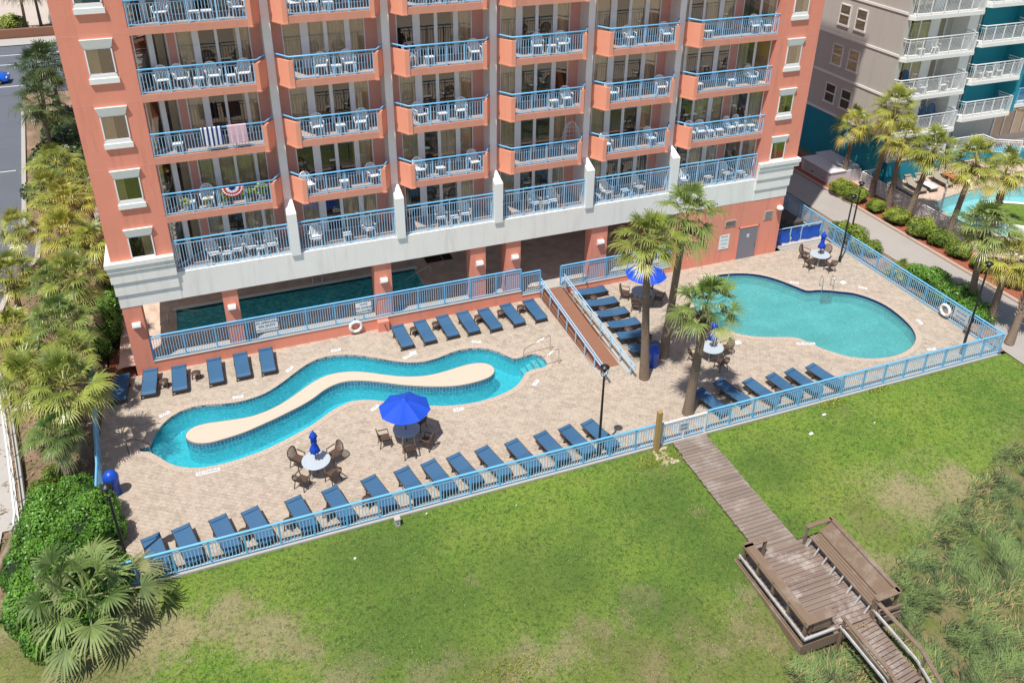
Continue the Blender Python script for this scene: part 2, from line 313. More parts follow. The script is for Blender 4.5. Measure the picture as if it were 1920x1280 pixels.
class MB:
    def __init__(s): s.v = []; s.f = []; s.sm = []
    def add(s, vs, fs, smooth=False):
        b = len(s.v); s.v += [tuple(v) for v in vs]; s.f += [tuple(i + b for i in f) for f in fs]; s.sm += [smooth] * len(fs); return s
    def box(s, x0, x1, y0, y1, z0, z1):
        return s.add([(x0, y0, z0), (x1, y0, z0), (x1, y1, z0), (x0, y1, z0), (x0, y0, z1), (x1, y0, z1), (x1, y1, z1), (x0, y1, z1)],
                     [(0, 3, 2, 1), (4, 5, 6, 7), (0, 1, 5, 4), (1, 2, 6, 5), (2, 3, 7, 6), (3, 0, 4, 7)])
    def bar(s, p, q, w, h=None, up=(0, 0, 1)):
        h = h or w; p = Vector(p); q = Vector(q); d = (q - p).normalized(); u = Vector(up)
        if abs(d.dot(u)) > .98: u = Vector((0, 1, 0))
        a = d.cross(u).normalized() * w / 2; b = a.cross(d).normalized() * h / 2
        vs = [p - a - b, p + a - b, p + a + b, p - a + b, q - a - b, q + a - b, q + a + b, q - a + b]
        return s.add(vs, [(0, 1, 2, 3), (7, 6, 5, 4), (0, 4, 5, 1), (1, 5, 6, 2), (2, 6, 7, 3), (3, 7, 4, 0)])
    def tube(s, pts, r, n=8, cap=True):
        pts = [Vector(p) for p in pts]; rs = r if hasattr(r, '__len__') else [r] * len(pts)
        rings = []; a = None
        for i, p in enumerate(pts):
            d = (pts[min(i + 1, len(pts) - 1)] - pts[max(i - 1, 0)]).normalized()
            if a is None:
                a = d.orthogonal().normalized()
            a = (a - d * a.dot(d)).normalized(); b = d.cross(a)
            rings.append([p + (a * math.cos(t) + b * math.sin(t)) * rs[i] for t in [2 * PI * k / n for k in range(n)]])
        vs = [v for rg in rings for v in rg]; fs = []
        for i in range(len(pts) - 1):
            for k in range(n):
                k2 = (k + 1) % n; fs.append((i * n + k, i * n + k2, (i + 1) * n + k2, (i + 1) * n + k))
        s.add(vs, fs, True)
        if cap: s.add(rings[0], [tuple(reversed(range(n)))]); s.add(rings[-1], [tuple(range(n))])
        return s
    def lathe(s, prof, n=24, c=(0, 0, 0), smooth=True):
        vs = []; fs = []
        for r, z in prof:
            for k in range(n): vs.append((c[0] + r * math.cos(2 * PI * k / n), c[1] + r * math.sin(2 * PI * k / n), c[2] + z))
        for i in range(len(prof) - 1):
            for k in range(n):
                k2 = (k + 1) % n; fs.append((i * n + k, i * n + k2, (i + 1) * n + k2, (i + 1) * n + k))
        return s.add(vs, fs, smooth)
    def poly(s, pts, z0, z1=None):
        # polygon prism (no holes)
        n = len(pts)
        if z1 is None: return s.add([(x, y, z0) for x, y in pts], [tuple(range(n))])
        vs = [(x, y, z0) for x, y in pts] + [(x, y, z1) for x, y in pts]
        fs = [tuple(reversed(range(n))), tuple(range(n, 2 * n))] + [(i, (i + 1) % n, n + (i + 1) % n, n + i) for i in range(n)]
        return s.add(vs, fs)
    def prism(s, prof, axis, a, b):
        # profile (u,v) extruded: axis 'x' -> (t,u,v); 'y' -> (u,t,v)
        n = len(prof); f = (lambda t, u, v: (t, u, v)) if axis == 'x' else (lambda t, u, v: (u, t, v))
        vs = [f(a, *p) for p in prof] + [f(b, *p) for p in prof]
        return s.add(vs, [tuple(range(n)), tuple(reversed(range(n, 2 * n)))] + [(i, n + i, n + (i + 1) % n, (i + 1) % n) for i in range(n)])
    def mesh(s, name):
        m = bpy.data.meshes.new(name); m.from_pydata(s.v, [], s.f)
        m.polygons.foreach_set('use_smooth', s.sm); m.update(); return m
    def build(s, name, mat, parent=None, fix=True):
        m = s.mesh(name)
        if fix:
            bm = bmesh.new(); bm.from_mesh(m); bmesh.ops.recalc_face_normals(bm, faces=bm.faces); bm.to_mesh(m); bm.free()
        return me_obj(name, m, M[mat] if isinstance(mat, str) else mat, parent)
def sheet(name, outer, holes, z, mat, parent=None):
    loops = [[Vector((x, y, z)) for x, y in outer]] + [[Vector((x, y, z)) for x, y in h] for h in holes]
    tris = geometry.tessellate_polygon(loops)
    vs = [tuple(v) for lp in loops for v in lp]
    m = bpy.data.meshes.new(name); m.from_pydata(vs, [], [tuple(t) for t in tris]); m.update()
    bm = bmesh.new(); bm.from_mesh(m)
    for f in bm.faces:
        if f.normal.z < 0: f.normal_flip()
    bm.to_mesh(m); bm.free()
    return me_obj(name, m, M[mat], parent)
def rect(x0, x1, y0, y1): return [(x0, y0), (x1, y0), (x1, y1), (x0, y1)]
def struct(o): o['kind'] = 'structure'; return o
def setattr_color(mesh, name, vals):
    a = mesh.color_attributes.new(name, 'FLOAT_COLOR', 'POINT')
    flat = []
    for v in vals: flat += [v[0], v[1], v[2], 1]
    a.data.foreach_set('color', flat)
def smooth_loop(pts, sub=2):
    for _ in range(sub):
        o = []
        n = len(pts)
        for i in range(n):
            a = pts[i]; b = pts[(i + 1) % n]
            o.append((a[0] * .75 + b[0] * .25, a[1] * .75 + b[1] * .25)); o.append((a[0] * .25 + b[0] * .75, a[1] * .25 + b[1] * .75))
        pts = o
    return pts
def area(p): return sum(p[i][0] * p[(i + 1) % len(p)][1] - p[(i + 1) % len(p)][0] * p[i][1] for i in range(len(p))) / 2
def offset(p, d):
    # positive d = outward
    s = 1 if area(p) > 0 else -1; n = len(p); o = []
    for i in range(n):
        a = Vector(p[i - 1]); c = Vector(p[(i + 1) % n]); t = (c - a)
        if t.length < 1e-6: o.append(p[i]); continue
        t.normalize(); o.append((p[i][0] + t.y * d * s, p[i][1] - t.x * d * s))
    return o
def resample(p, step):
    n = len(p); seg = [math.dist(p[i], p[(i + 1) % n]) for i in range(n)]; tot = sum(seg); k = max(8, int(tot / step)); st = tot / k
    o = []; i = 0; acc = 0
    for j in range(k):
        t = j * st
        while acc + seg[i] < t: acc += seg[i]; i += 1
        f = (t - acc) / seg[i] if seg[i] else 0; a = p[i]; b = p[(i + 1) % n]; o.append((a[0] + (b[0] - a[0]) * f, a[1] + (b[1] - a[1]) * f))
    return o
def wallstrip(name, loop, z0, z1, mat, parent, uv=False):
    n = len(loop); vs = []; fs = []; uvw = []; acc = 0
    for i in range(n + 1):
        x, y = loop[i % n]
        if i: acc += math.dist(loop[i - 1], loop[i % n])
        vs += [(x, y, z0), (x, y, z1)]; uvw += [(acc, z0, 0), (acc, z1, 0)]
    for i in range(n): fs.append((2 * i, 2 * i + 2, 2 * i + 3, 2 * i + 1))
    m = bpy.data.meshes.new(name); m.from_pydata(vs, [], fs); m.update()
    if uv:
        a = m.attributes.new('uvw', 'FLOAT_VECTOR', 'POINT'); a.data.foreach_set('vector', [c for v in uvw for c in v])
    return me_obj(name, m, M[mat], parent)
DG = None
def textmesh(s, size, name, mat, parent, mtx, align='CENTER'):
    cu = bpy.data.curves.new(name, 'FONT'); cu.body = s; cu.size = size; cu.align_x = align; cu.align_y = 'CENTER'; cu.extrude = .002; cu.offset = size * .03; cu.resolution_u = 2
    o = bpy.data.objects.new(name, cu); C.objects.link(o)
    dg = bpy.context.evaluated_depsgraph_get(); me = bpy.data.meshes.new_from_object(o.evaluated_get(dg))
    C.objects.unlink(o); bpy.data.objects.remove(o); bpy.data.curves.remove(cu)
    me.transform(mtx); return me_obj(name, me, M[mat], parent)

# ------------------------------------------------------------------ shapes measured on site (metres)
exec_pts = None
OUTER = [(-4.64, 32.76), (-4.59, 33.21), (-4.39, 33.81), (-4.04, 34.37), (-3.68, 34.75), (-3.26, 35.0), (-2.77, 35.12), (-2.29, 35.09), (-1.69, 34.95), (-1.09, 34.79), (-0.54, 34.75), (0.03, 34.81), (0.55, 34.95), (1.09, 35.25), (1.59, 35.63), (2.11, 36.08), (2.72, 36.58), (3.31, 36.91), (3.88, 37.02), (4.56, 36.93), (5.15, 36.74), (5.72, 36.43), (6.21, 36.1), (6.69, 35.74), (7.17, 35.38), (7.79, 35.03), (8.31, 34.86), (8.87, 34.82), (9.47, 34.91), (10.11, 35.12), (10.73, 35.21), (11.3, 35.13), (11.83, 34.94), (12.25, 34.63), (12.56, 34.26), (12.82, 33.75), (13.13, 33.38), (13.39, 33.48), (14.49, 33.58), (14.57, 32.24), (13.8, 32.28), (13.33, 32.21), (13.09, 32.06), (12.73, 31.61), (12.31, 31.25), (11.73, 31.01), (11.11, 30.85), (10.4, 30.78), (9.72, 30.79), (8.96, 30.92), (8.35, 31.11), (7.75, 31.36), (7.17, 31.64), (6.36, 32.05), (5.91, 32.38), (5.45, 32.66), (4.91, 32.88), (4.4, 32.93), (3.92, 32.79), (3.36, 32.52), (2.79, 32.11), (2.25, 31.76), (1.6, 31.46), (0.84, 31.12), (0.11, 30.87), (-0.6, 30.72), (-1.29, 30.62), (-1.96, 30.6), (-2.51, 30.65), (-3.05, 30.83), (-3.59, 31.16), (-3.96, 31.56), (-4.23, 31.97), (-4.51, 32.3), (-4.67, 32.54), (-5.09, 32.65), (-5.12, 33.05)]
ISL = [(-3.13, 32.91), (-3.06, 33.17), (-2.76, 33.45), (-2.23, 33.51), (-1.59, 33.42), (-0.94, 33.33), (-0.22, 33.27), (0.4, 33.4), (0.91, 33.58), (1.44, 33.86), (2.0, 34.25), (2.58, 34.7), (3.16, 35.06), (3.73, 35.26), (4.39, 35.25), (4.97, 35.1), (5.47, 34.86), (5.89, 34.61), (6.36, 34.3), (6.96, 33.94), (7.58, 33.68), (8.22, 33.5), (8.77, 33.47), (9.49, 33.53), (10.24, 33.65), (10.82, 33.68), (11.35, 33.55), (11.68, 33.24), (11.76, 32.85), (11.6, 32.5), (11.27, 32.27), (10.74, 32.17), (10.03, 32.14), (9.36, 32.22), (8.61, 32.46), (7.88, 32.76), (7.16, 33.11), (6.69, 33.39), (6.1, 33.76), (5.5, 34.09), (4.89, 34.35), (4.38, 34.45), (3.83, 34.36), (3.26, 34.07), (2.81, 33.68), (2.12, 33.29), (1.46, 33.01), (0.81, 32.74), (0.18, 32.52), (-0.44, 32.3), (-1.03, 32.18), (-1.62, 32.11), (-2.08, 32.07), (-2.53, 32.17), (-2.86, 32.38), (-3.08, 32.68)]
POOL = [(25.2, 35.98), (25.99, 36.67), (26.91, 37.09), (27.59, 37.27), (28.25, 37.26), (29.1, 37.07), (29.85, 36.77), (30.5, 36.3), (31.01, 35.66), (31.4, 34.88), (31.69, 34.24), (31.88, 33.8), (32.47, 33.75), (33.19, 33.44), (33.82, 33.01), (34.34, 32.74), (34.86, 31.97), (35.19, 31.01), (35.17, 30.0), (35.0, 28.99), (34.72, 28.24), (34.29, 27.66), (33.71, 27.24), (32.91, 26.92), (32.07, 26.79), (31.3, 26.86), (30.54, 27.07), (29.82, 27.45), (29.32, 27.97), (28.88, 28.57), (28.57, 29.21), (28.35, 29.83), (28.0, 30.14), (27.15, 30.41), (26.34, 30.74), (25.76, 31.08), (25.34, 31.47), (24.79, 32.04), (24.35, 33.16), (24.47, 34.3), (25.0, 35.55)]
YF = 38.6

# ------------------------------------------------------------------ ground
def lin(a, b, st):
    n = max(1, round((b - a) / st)); return [a + (b - a) * i / n for i in range(n)]
xs = lin(-600, -100, 100) + lin(-100, -20, 20) + lin(-20, -12, 1) + lin(-12, 42, .22) + lin(42, 60, 2) + lin(60, 140, 20) + lin(140, 600, 92) + [600]
ys = lin(-300, -40, 65) + lin(-40, 0, 10) + lin(0, 8, 1) + lin(8, 25.06, .22) + [25.06, 25.3, 60] + lin(80, 200, 40) + lin(200, 900, 140) + [900]
def gz(x, y):
    z = -.06 + .03 * noise.noise((x * .3, y * .3, 2))
    if y > 25.2: return -2.6
    t = max(0, min(1, (x - 13) / 5)) * max(0, min(1, (18.5 - y) / 6))
    z -= .9 * t * t * (3 - 2 * t) if y < 25 else 0
    return z
def dune_w(x, y):
    # 1 = dune grass zone in the seaward corner
    w = max(min((x - 20.6) / 1.6, (16.6 - .06 * (x - 21) + .9 * noise.noise((x * .5, y * .5, 9)) - y) / 1.0), min((x - 14.6 - .5 * noise.noise((x, y, 4))) / 1, (14.6 - .35 * (17 - x) + .6 * noise.noise((x * .6, y * .6, 5)) - y) / .8))
    return max(0, min(1, w))
DRY= [(-9.01, 24.52, 0.92), (-7.17, 24.77, 1.05), (-5.53, 23.0, 1.58), (-3.8, 22.35, 1.32), (-2.17, 22.67, 1.18), (-0.82, 21.47, 1.18), (0.17, 20.65, 1.05), (1.27, 18.65, 1.05), (-6.83, 22.18, 1.05), (4.02, 18.03, 0.79), (4.78, 18.07, 0.53), (2.48, 19.24, 0.66), (6.71, 17.03, 0.79), (7.7, 17.08, 0.92), (8.71, 17.14, 0.79), (10.07, 17.42, 0.66), (11.44, 17.61, 0.58), (12.4, 17.98, 0.53), (15.94, 16.91, 0.58), (15.09, 16.01, 0.66), (13.55, 15.34, 0.58), (12.78, 16.18, 0.39), (25.12, 18.65, 1.18), (25.92, 17.71, 1.05), (27.74, 18.35, 1.05), (27.77, 16.72, 1.18), (22.23, 15.87, 0.66), (6.52, 21.05, 0.37), (16.39, 20.93, 0.32), (21.09, 16.03, 1.05), (11.32, 15.1, 0.66), (-8.65, 25.8, 0.66), (15.47, 14.95, 0.66), (-9.0, 27.47, 1.05)]
LUSH= [(5.5, 17.38, 1.18), (9.96, 16.78, 1.05), (10.71, 15.85, 1.58), (11.63, 15.3, 1.32), (6.07, 16.86, 1.05), (13.48, 16.61, 0.92), (23.0, 17.57, 1.05), (22.79, 18.87, 0.79), (-8.35, 22.96, 1.58), (-5.99, 21.66, 1.05), (11.03, 16.83, 0.79)]
DARK= [(3.34, 23.15, 2.37), (3.33, 19.7, 2.37), (5.78, 20.69, 1.58), (8.44, 20.47, 1.84), (15.77, 21.16, 1.58), (15.98, 18.74, 1.58), (10.14, 20.36, 1.58), (12.74, 17.6, 1.32), (2.65, 26.01, 1.05), (26.22, 16.08, 1.32), (21.0, 22.22, 1.58), (19.38, 18.61, 1.32)]
def blob(lst, x, y, k=1.0):
    v = 0
    for bx, by, r in lst:
        q = ((x - bx) ** 2 + (y - by) ** 2) / (r * r * k)
        if q < 6: v = max(v, math.exp(-q))
    return v
vs = []; cols = []
for y in ys:
    for x in xs:
        vs.append((x, y, gz(x, y))); d = lush = mot = 0
        if 7 < y < 25.3 and -14 < x < 44 or (y < 33 and -14 < x < -6):
            wx = x + .7 * noise.noise((x * .9, y * .9, 1)) + .35 * noise.noise((x * 3, y * 3, 1)); wy = y + .7 * noise.noise((x * .9, y * .9, 5)) + .35 * noise.noise((x * 3, y * 3, 8))
            d = .56 * blob(DRY, wx, wy, .85) + .07 * noise.noise((x * .35, y * .35, 1)) + .05
            if x < -4.5: d += .16
            if x > 21 and y < 21: d += .13
            below = max(0, min(1, (16.9 + .4 * noise.noise((x * .6, y * .6, 7)) - y) / .8)) if x > 4 else 0
            lush = max(dune_w(x, y), .8 * blob(LUSH, wx, wy), .55 * below)
            if y < 25: lush = max(lush, .5 * blob([(16.2, 24.2, .9), (26.5, 24.6, .7)], wx, wy))
            mot = .75 * blob(DARK, wx, wy, 1.5) + .25 * max(0, noise.noise((x * .25, y * .25, 21)))
        cols.append((max(0, min(1, d)), max(0, min(1, lush)), min(.8, mot)))
nx = len(xs)
fs = [(j * nx + i, j * nx + i + 1, (j + 1) * nx + i + 1, (j + 1) * nx + i) for j in range(len(ys) - 1) for i in range(nx - 1)]
m = bpy.data.meshes.new('ground'); m.from_pydata(vs, [], fs); m.polygons.foreach_set('use_smooth', [True] * len(fs)); m.update(); setattr_color(m, 'lawn', cols)
struct(me_obj('lawn', m, M['lawn']))

o = sheet('beach', rect(-600, 600, -38, 5.5), [], .02, 'sand'); o['kind'] = 'structure'
o = sheet('sea', rect(-600, 600, -300, -38), [], .03, 'sea'); o['kind'] = 'structure'
DECK = rect(-6.75, 37.3, 25.2, 38.62)
river = smooth_loop(OUTER, 1); river = resample(river, .22)
island = resample(smooth_loop(ISL, 2), .2)
pool = resample(smooth_loop(POOL, 2), .25)
NPOOL = [(48.0, 38.2), (48.2, 40.2), (49.2, 41.1), (51.3, 41.5), (53.5, 41.75), (55.5, 41.5), (58, 40.6), (59.5, 38.5), (60.5, 35), (59, 33), (55, 32.5), (51, 33.2), (48.6, 35.5)]
npool = resample(smooth_loop(NPOOL, 2), .4)
NDECK = rect(45.55, 72, 30.5, 47.2)
LAP = rect(-3.2, 9.1, 41.25, 43.5)
struct(sheet('planting_bed', rect(-400, 500, 25.2, 700), [DECK, NDECK, rect(-6.7, 34, 38.63, 57)], -.05, 'soil'))
struct(sheet('pool_deck', DECK, [river, pool], 0, 'paver'))
struct(sheet('neighbour_deck', NDECK, [npool], .0, 'npaver'))
# concrete footing strips of the fences and white expansion joints
b = MB(); b.box(-6.75, 37.45, 24.98, 25.22, -.3, .035); b.box(37.28, 37.46, 25.0, 38.3, -.3, .035); struct(b.build('fence_kerb', 'conclt'))
b = MB(); b.box(-4.3, 16.6, 38.05, 38.085, 0, .004)
b.bar((15.92, 36.04, .001), (16.22, 30.04, .001), .04, .006); b.box(2.6, 3.5, 37.9, 38.0, 0, .005)
struct(b.build('deck_joint', 'conclt'))
b = MB(); b.box(16.55, 16.72, 30.3, 38.58, .0, .03); b.box(18.0, 18.35, 30.3, 38.58, 0, .03); struct(b.build('ramp_footing', 'conclt'))

def ring_coping(name, loop, w, parent):
    out = offset(loop, w); n = len(loop); b = MB(); b2 = MB()
    for i in range(n):
        j = (i + 1) % n; p, q, r_, s_ = [Vector((*t, 0)) for t in (loop[i], loop[j], out[j], out[i])]
        g = .025; a1 = p.lerp(q, g); a2 = p.lerp(q, 1 - g); c1 = s_.lerp(r_, g); c2 = s_.lerp(r_, 1 - g)
        z = .018 + .004 * rnd(); vs = [(*t.xy, zz) for zz in (-.1, z) for t in (a1, a2, c2, c1)]
        b.add(vs, [(4, 5, 6, 7), (0, 1, 5, 4), (2, 3, 7, 6), (1, 2, 6, 5), (3, 0, 4, 7)])
    return b.build(name, 'coping', parent)
# ------------------------------------------------------------------ lazy river
rv = empty('lazy_river', (4, 33, 0), 0, 'winding turquoise lazy river pool with a long cream island in its middle', 'swimming pool')
def at0(o, root):
    o.matrix_parent_inverse = Matrix.Translation(-root.location) if False else o.matrix_parent_inverse
    o.location = tuple(-c for c in root.location); return o
at0(wallstrip('basin_wall', river, -1.15, -.24, 'plaster', rv), rv)
at0(wallstrip('tile_band', river, -.34, 0.0, 'tile', rv, True), rv)
# inner offset so the band is proud
at0(sheet('basin_floor', offset(river, .05), [], -1.12, 'plaster', rv), rv)
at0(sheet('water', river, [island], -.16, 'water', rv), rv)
cop = resample(river, .155)
at0(ring_coping('coping', cop, .3, rv), rv)
isl = empty('river_island', (4, 33, 0), 0, 'long S shaped cream island with a blue tiled edge inside the lazy river', 'pool island')
at0(wallstrip('island_wall', list(reversed(island)), -1.12, -.34, 'plaster', isl), isl)
at0(wallstrip('island_tile', list(reversed(offset(island, .012))), -.42, .085, 'tile', isl, True), isl)
at0(sheet('island_top', island, [], .13, 'island', isl), isl)
at0(wallstrip('island_rim', list(reversed(offset(island, .02))), .085, .13, 'island', isl), isl)
# entry steps at the east end (four treads) and the west end
b = MB()
for i in range(4): b.box(13.35 + i * .3, 14.62, 32.2 + .02 * i, 33.55, -1.1, -.75 + i * .17 - .002 * i)
at0(b.build('entry_steps', 'plaster3', rv), rv)
b = MB()
for i in range(4): b.box(13.35 + i * .3, 13.39 + i * .3, 32.23, 33.5, -.75 + i * .17, -.742 + i * .17)
at0(b.build('step_nosing', 'navytile', rv), rv)
b = MB(); 
for i in range(3): b.box(-5.12, -4.6 - i * .17 + .3, 32.55, 33.1, -1.1, -.75 + i * .2)
at0(b.build('entry_steps', 'plaster3', rv), rv)
def grab_rail(name, pts, label, parent=None, mat='steel', r=.022):
    b = MB(); b.tube(pts, r, 8); o = b.build(name, mat, parent)
    if not parent: tag(o, label, 'handrail', 'pool handrails')
    return o
def arc_rail(x0, x1, y, z0=-.5):
    return [(x0, y, z0), (x0 + .02, y, .25), (x0 + .1, y, .45), (x1 - .12, y, .93), (x1 - .03, y, .93), (x1, y, .82), (x1, y, .01)]
grab_rail('pool_handrail', arc_rail(13.6, 15.12, 33.55, -.5), 'stainless steel handrail on the building side of the lazy river steps')
grab_rail('pool_handrail', arc_rail(13.7, 15.06, 32.28, -.5), 'stainless steel handrail on the lawn side of the lazy river steps')
grab_rail('pool_handrail', [(-5.5, 32.62, 0), (-5.5, 32.62, .7), (-5.42, 32.62, .8), (-5.1, 32.62, .78), (-4.6, 32.62, .35), (-4.55, 32.62, -.4)], 'dark curved handrail at the far left end of the lazy river', None, 'lframe')
for cx, cy in ((-2.55, 34.6), (3.75, 36.35), (10.9, 34.3)):
    b = MB(); b.lathe([(0, .0), (.16, .0), (.18, .012), (.2, 0)], 16, (cx, cy, -1.09)); o = b.build('floor_drain', 'tile', rv); at0(o, rv)
# ------------------------------------------------------------------ right pool
pl = empty('leisure_pool', (30, 32, 0), 0, 'large turquoise swimming pool of two merged round lobes on the paved deck', 'swimming pool')
at0(wallstrip('basin_wall', pool, -1.6, -.2, 'plaster2', pl), pl)
at0(wallstrip('tile_band', offset(pool, -.015), -.3, .012, 'navytile', pl), pl)
at0(sheet('basin_floor', offset(pool, .05), [], -1.5, 'plaster2', pl), pl)
# sloping bench along the back wall
inner = offset(pool, -1.1); b = MB(); n = len(pool)
for i in range(n):
    j = (i + 1) % n; b.add([(*pool[i], -.75), (*pool[j], -.75), (*inner[j], -1.49), (*inner[i], -1.49)], [(0, 1, 2, 3)])
at0(b.build('basin_slope', 'plaster2', pl, False), pl)
at0(sheet('water', pool, [], -.13, 'water2', pl), pl)
at0(ring_coping('coping', resample(pool, .155), .3, pl), pl)
ld = empty('pool_ladder', (33.1, 33.55, 0), R(-20), 'steel ladder with two curved rails and dark steps in the big right pool', 'pool ladder')
for s in (-.33, .33):
    b = MB(); b.tube([(s, .42, 0), (s, .42, .55), (s, .36, .75), (s, .18, .82), (s, .02, .72), (s, -.06, .4), (s, -.1, -.9)], .022, 8); b.build('rail', 'steel', ld)
for i in range(3):
    b = MB(); b.box(-.32, .32, -.26, -.1, -.32 - i * .22, -.28 - i * .22); b.build('tread', 'lframe', ld)
# ------------------------------------------------------------------ depth markings
def deck_text(s, x, y, rz, size=.16):
    o = textmesh(s, size, 'lettering', 'door', None, Matrix.Translation((0, 0, .024)))
    pad = empty('depth_marker', (x, y, 0), rz)
    w = .1 * len(s) * size / .16 + .1
    b = MB(); b.box(-w / 2, w / 2, -.1, .1, .0, .023); b.build('tile', 'markpaint', pad); o.parent = pad
    return pad
k = 0
for x, y, rz, s, lb in ((4.5, 37.4, 0, '3 FT', 'behind the top of the bend nearest the wall sign'), (7.9, 35.55, 25, '3 FT', 'below the leftmost lounger of the long wall row'), (-.65, 35.15, -5, '3 FT', 'in front of the third lounger by the corner column'),
        (2.0, 36.55, 45, '3 FT', 'beside the last lounger of the left wall row'), (-4.0, 35.0, 30, '3 FT', 'at the far left bend of the river'), (-2.3, 30.3, 0, 'NO DIVING', 'on the lawn side of the left end of the river'),
        (5.4, 32.05, 35, '3 FT', 'between the closed umbrella table and the river'), (9.1, 30.55, 0, '3 FT', 'just right of the open blue umbrella'), (13.35, 31.2, 40, '3 FT', 'below the river entry steps'), (11.7, 35.6, -25, '3 FT', 'left of the river entry steps on the wall side'),
        (34.3, 26.6, -10, '4 FT', 'at the lawn side of the large pool'), (35.7, 28.9, 75, '4 FT', 'at the right end of the large pool'), (28.3, 29.35, -20, 'NO DIVING', 'at the notch on the near side of the large pool'), (31.8, 34.9, -35, '5 FT', 'at the notch on the far side of the large pool'), (35.3, 33.0, -45, '5 FT', 'right of the pool ladder'), (27.1, 37.5, 0, '4 FT', 'by the left rim of the large pool near the orange wall')):
    o = deck_text(s, x, y, R(rz)); tag(o, 'white %s tile %s' % (s, lb), 'depth marker', 'painted depth markers')
for x, y, lb in ((1.35, 29.75, 'beside the closed blue umbrella table by the river'), (8.25, 35.75, 'in front of the leftmost lounger of the long row'), (34.6, 33.9, 'on the deck behind the pool ladder'), (24.9, 30.7, 'near the table in front of the large pool')):
    b = MB(); b.box(-.16, .16, -.14, .14, 0, .02); b.box(-.06, .06, -.05, .05, .02, .027); o = b.build('skimmer_cover', 'white'); o.location = (x, y, .001); tag(o, 'square white skimmer cover set ' + lb, 'pool cover', 'skimmer covers')

# ------------------------------------------------------------------ the resort tower
bl = empty('resort_tower', (14, 45, 0), 0, 'tall coral and white hotel with stacked balconies behind blue railings', 'hotel')
OFF = (-14, -45, 0)
def P(b, name, mat, parent=None):
    o = b.build(name, mat, parent or bl)
    if not parent: o.location = OFF
    return o
EB = [-2.45, 3.2, 8.62, 14.04, 19.46, 24.88, 30.66]
FL = {'A': 5.5, 'B': 8.45, 'C': 11.38, 'D': 14.31, 'E': 17.24, 'F': 20.17}
ZT = 23.1
YG = 40.42
b = MB()
b.box(-5.2, -2.45, YF, 41.2, 6.2, ZT); b.box(-5.2, -4.35, YF, 39.4, -.1, 4.01)
P(b, 'tower_wall', 'orange')
b = MB(); b.box(30.66, 33.5, YF, 41.2, 6.2, ZT); P(b, 'tower_wall', 'orange')
b = MB(); b.box(25.32, 33.08, YF, 41.2, -.1, 4.02); b.box(30.7, 33.05, YF + .01, 41.2, 4.02, 6.2); P(b, 'ground_wall', 'orange')
# score lines
b = MB()
for z in (11.1, 14.05, 17.0, 19.95): b.box(-5.205, -2.45, YF - .004, YF + .01, z, z + .03); b.box(30.66, 33.505, YF - .004, YF + .01, z, z + .03)
P(b, 'score_line', 'pink')
b = MB(); b.box(-5.2, 33.5, YF + .02, 57, ZT, 47); b.box(-5.35, 33.65, YF - .1, 57.2, 47, 47.8)
P(b, 'upper_wall', 'orange')
b = MB()
for z in range(26, 47, 3): b.box(-5.26, 33.56, YF - .06, YF + .05, z, z + .35)
P(b, 'string_course', 'white')
b = MB(); b.box(-5.2, 33.5, 46.5, 57, 3.9, ZT); b.box(25.32, 33.08, 41.2, 57, -.1, 3.9); P(b, 'rear_wall', 'orange')
b = MB(); b.box(-5.19, -2.6, 41.2, 46.5, 4.3, ZT); b.box(30.8, 33.49, 41.2, 46.5, 4.0, ZT); P(b, 'side_wall', 'orange')
# band
b = MB(); b.box(-2.45, 30.68, YF, YF + .3, 4.0, 5.45); b.box(-2.45, 30.68, YF + .3, 41, 4.0, 4.06); P(b, 'white_band', 'band')
for x0, x1, xo in ((-5.22, -2.45, -1), (30.68, 33.12, 1)):
    b = MB()
    for z0, z1, p in ((4.0, 4.72, .02), (4.72, 5.42, .085), (5.42, 6.03, .15), (6.03, 6.3, .21), (6.3, 6.52, .27)):
        a0, a1 = (x0 - p, x1) if xo < 0 else (x0, x1 + p + (.25 if z0 > 5.9 else 0))
        b.box(a0, a1, YF - p, 41.2, z0 + (.002), z1)
    P(b, 'clapboard_band', 'band')
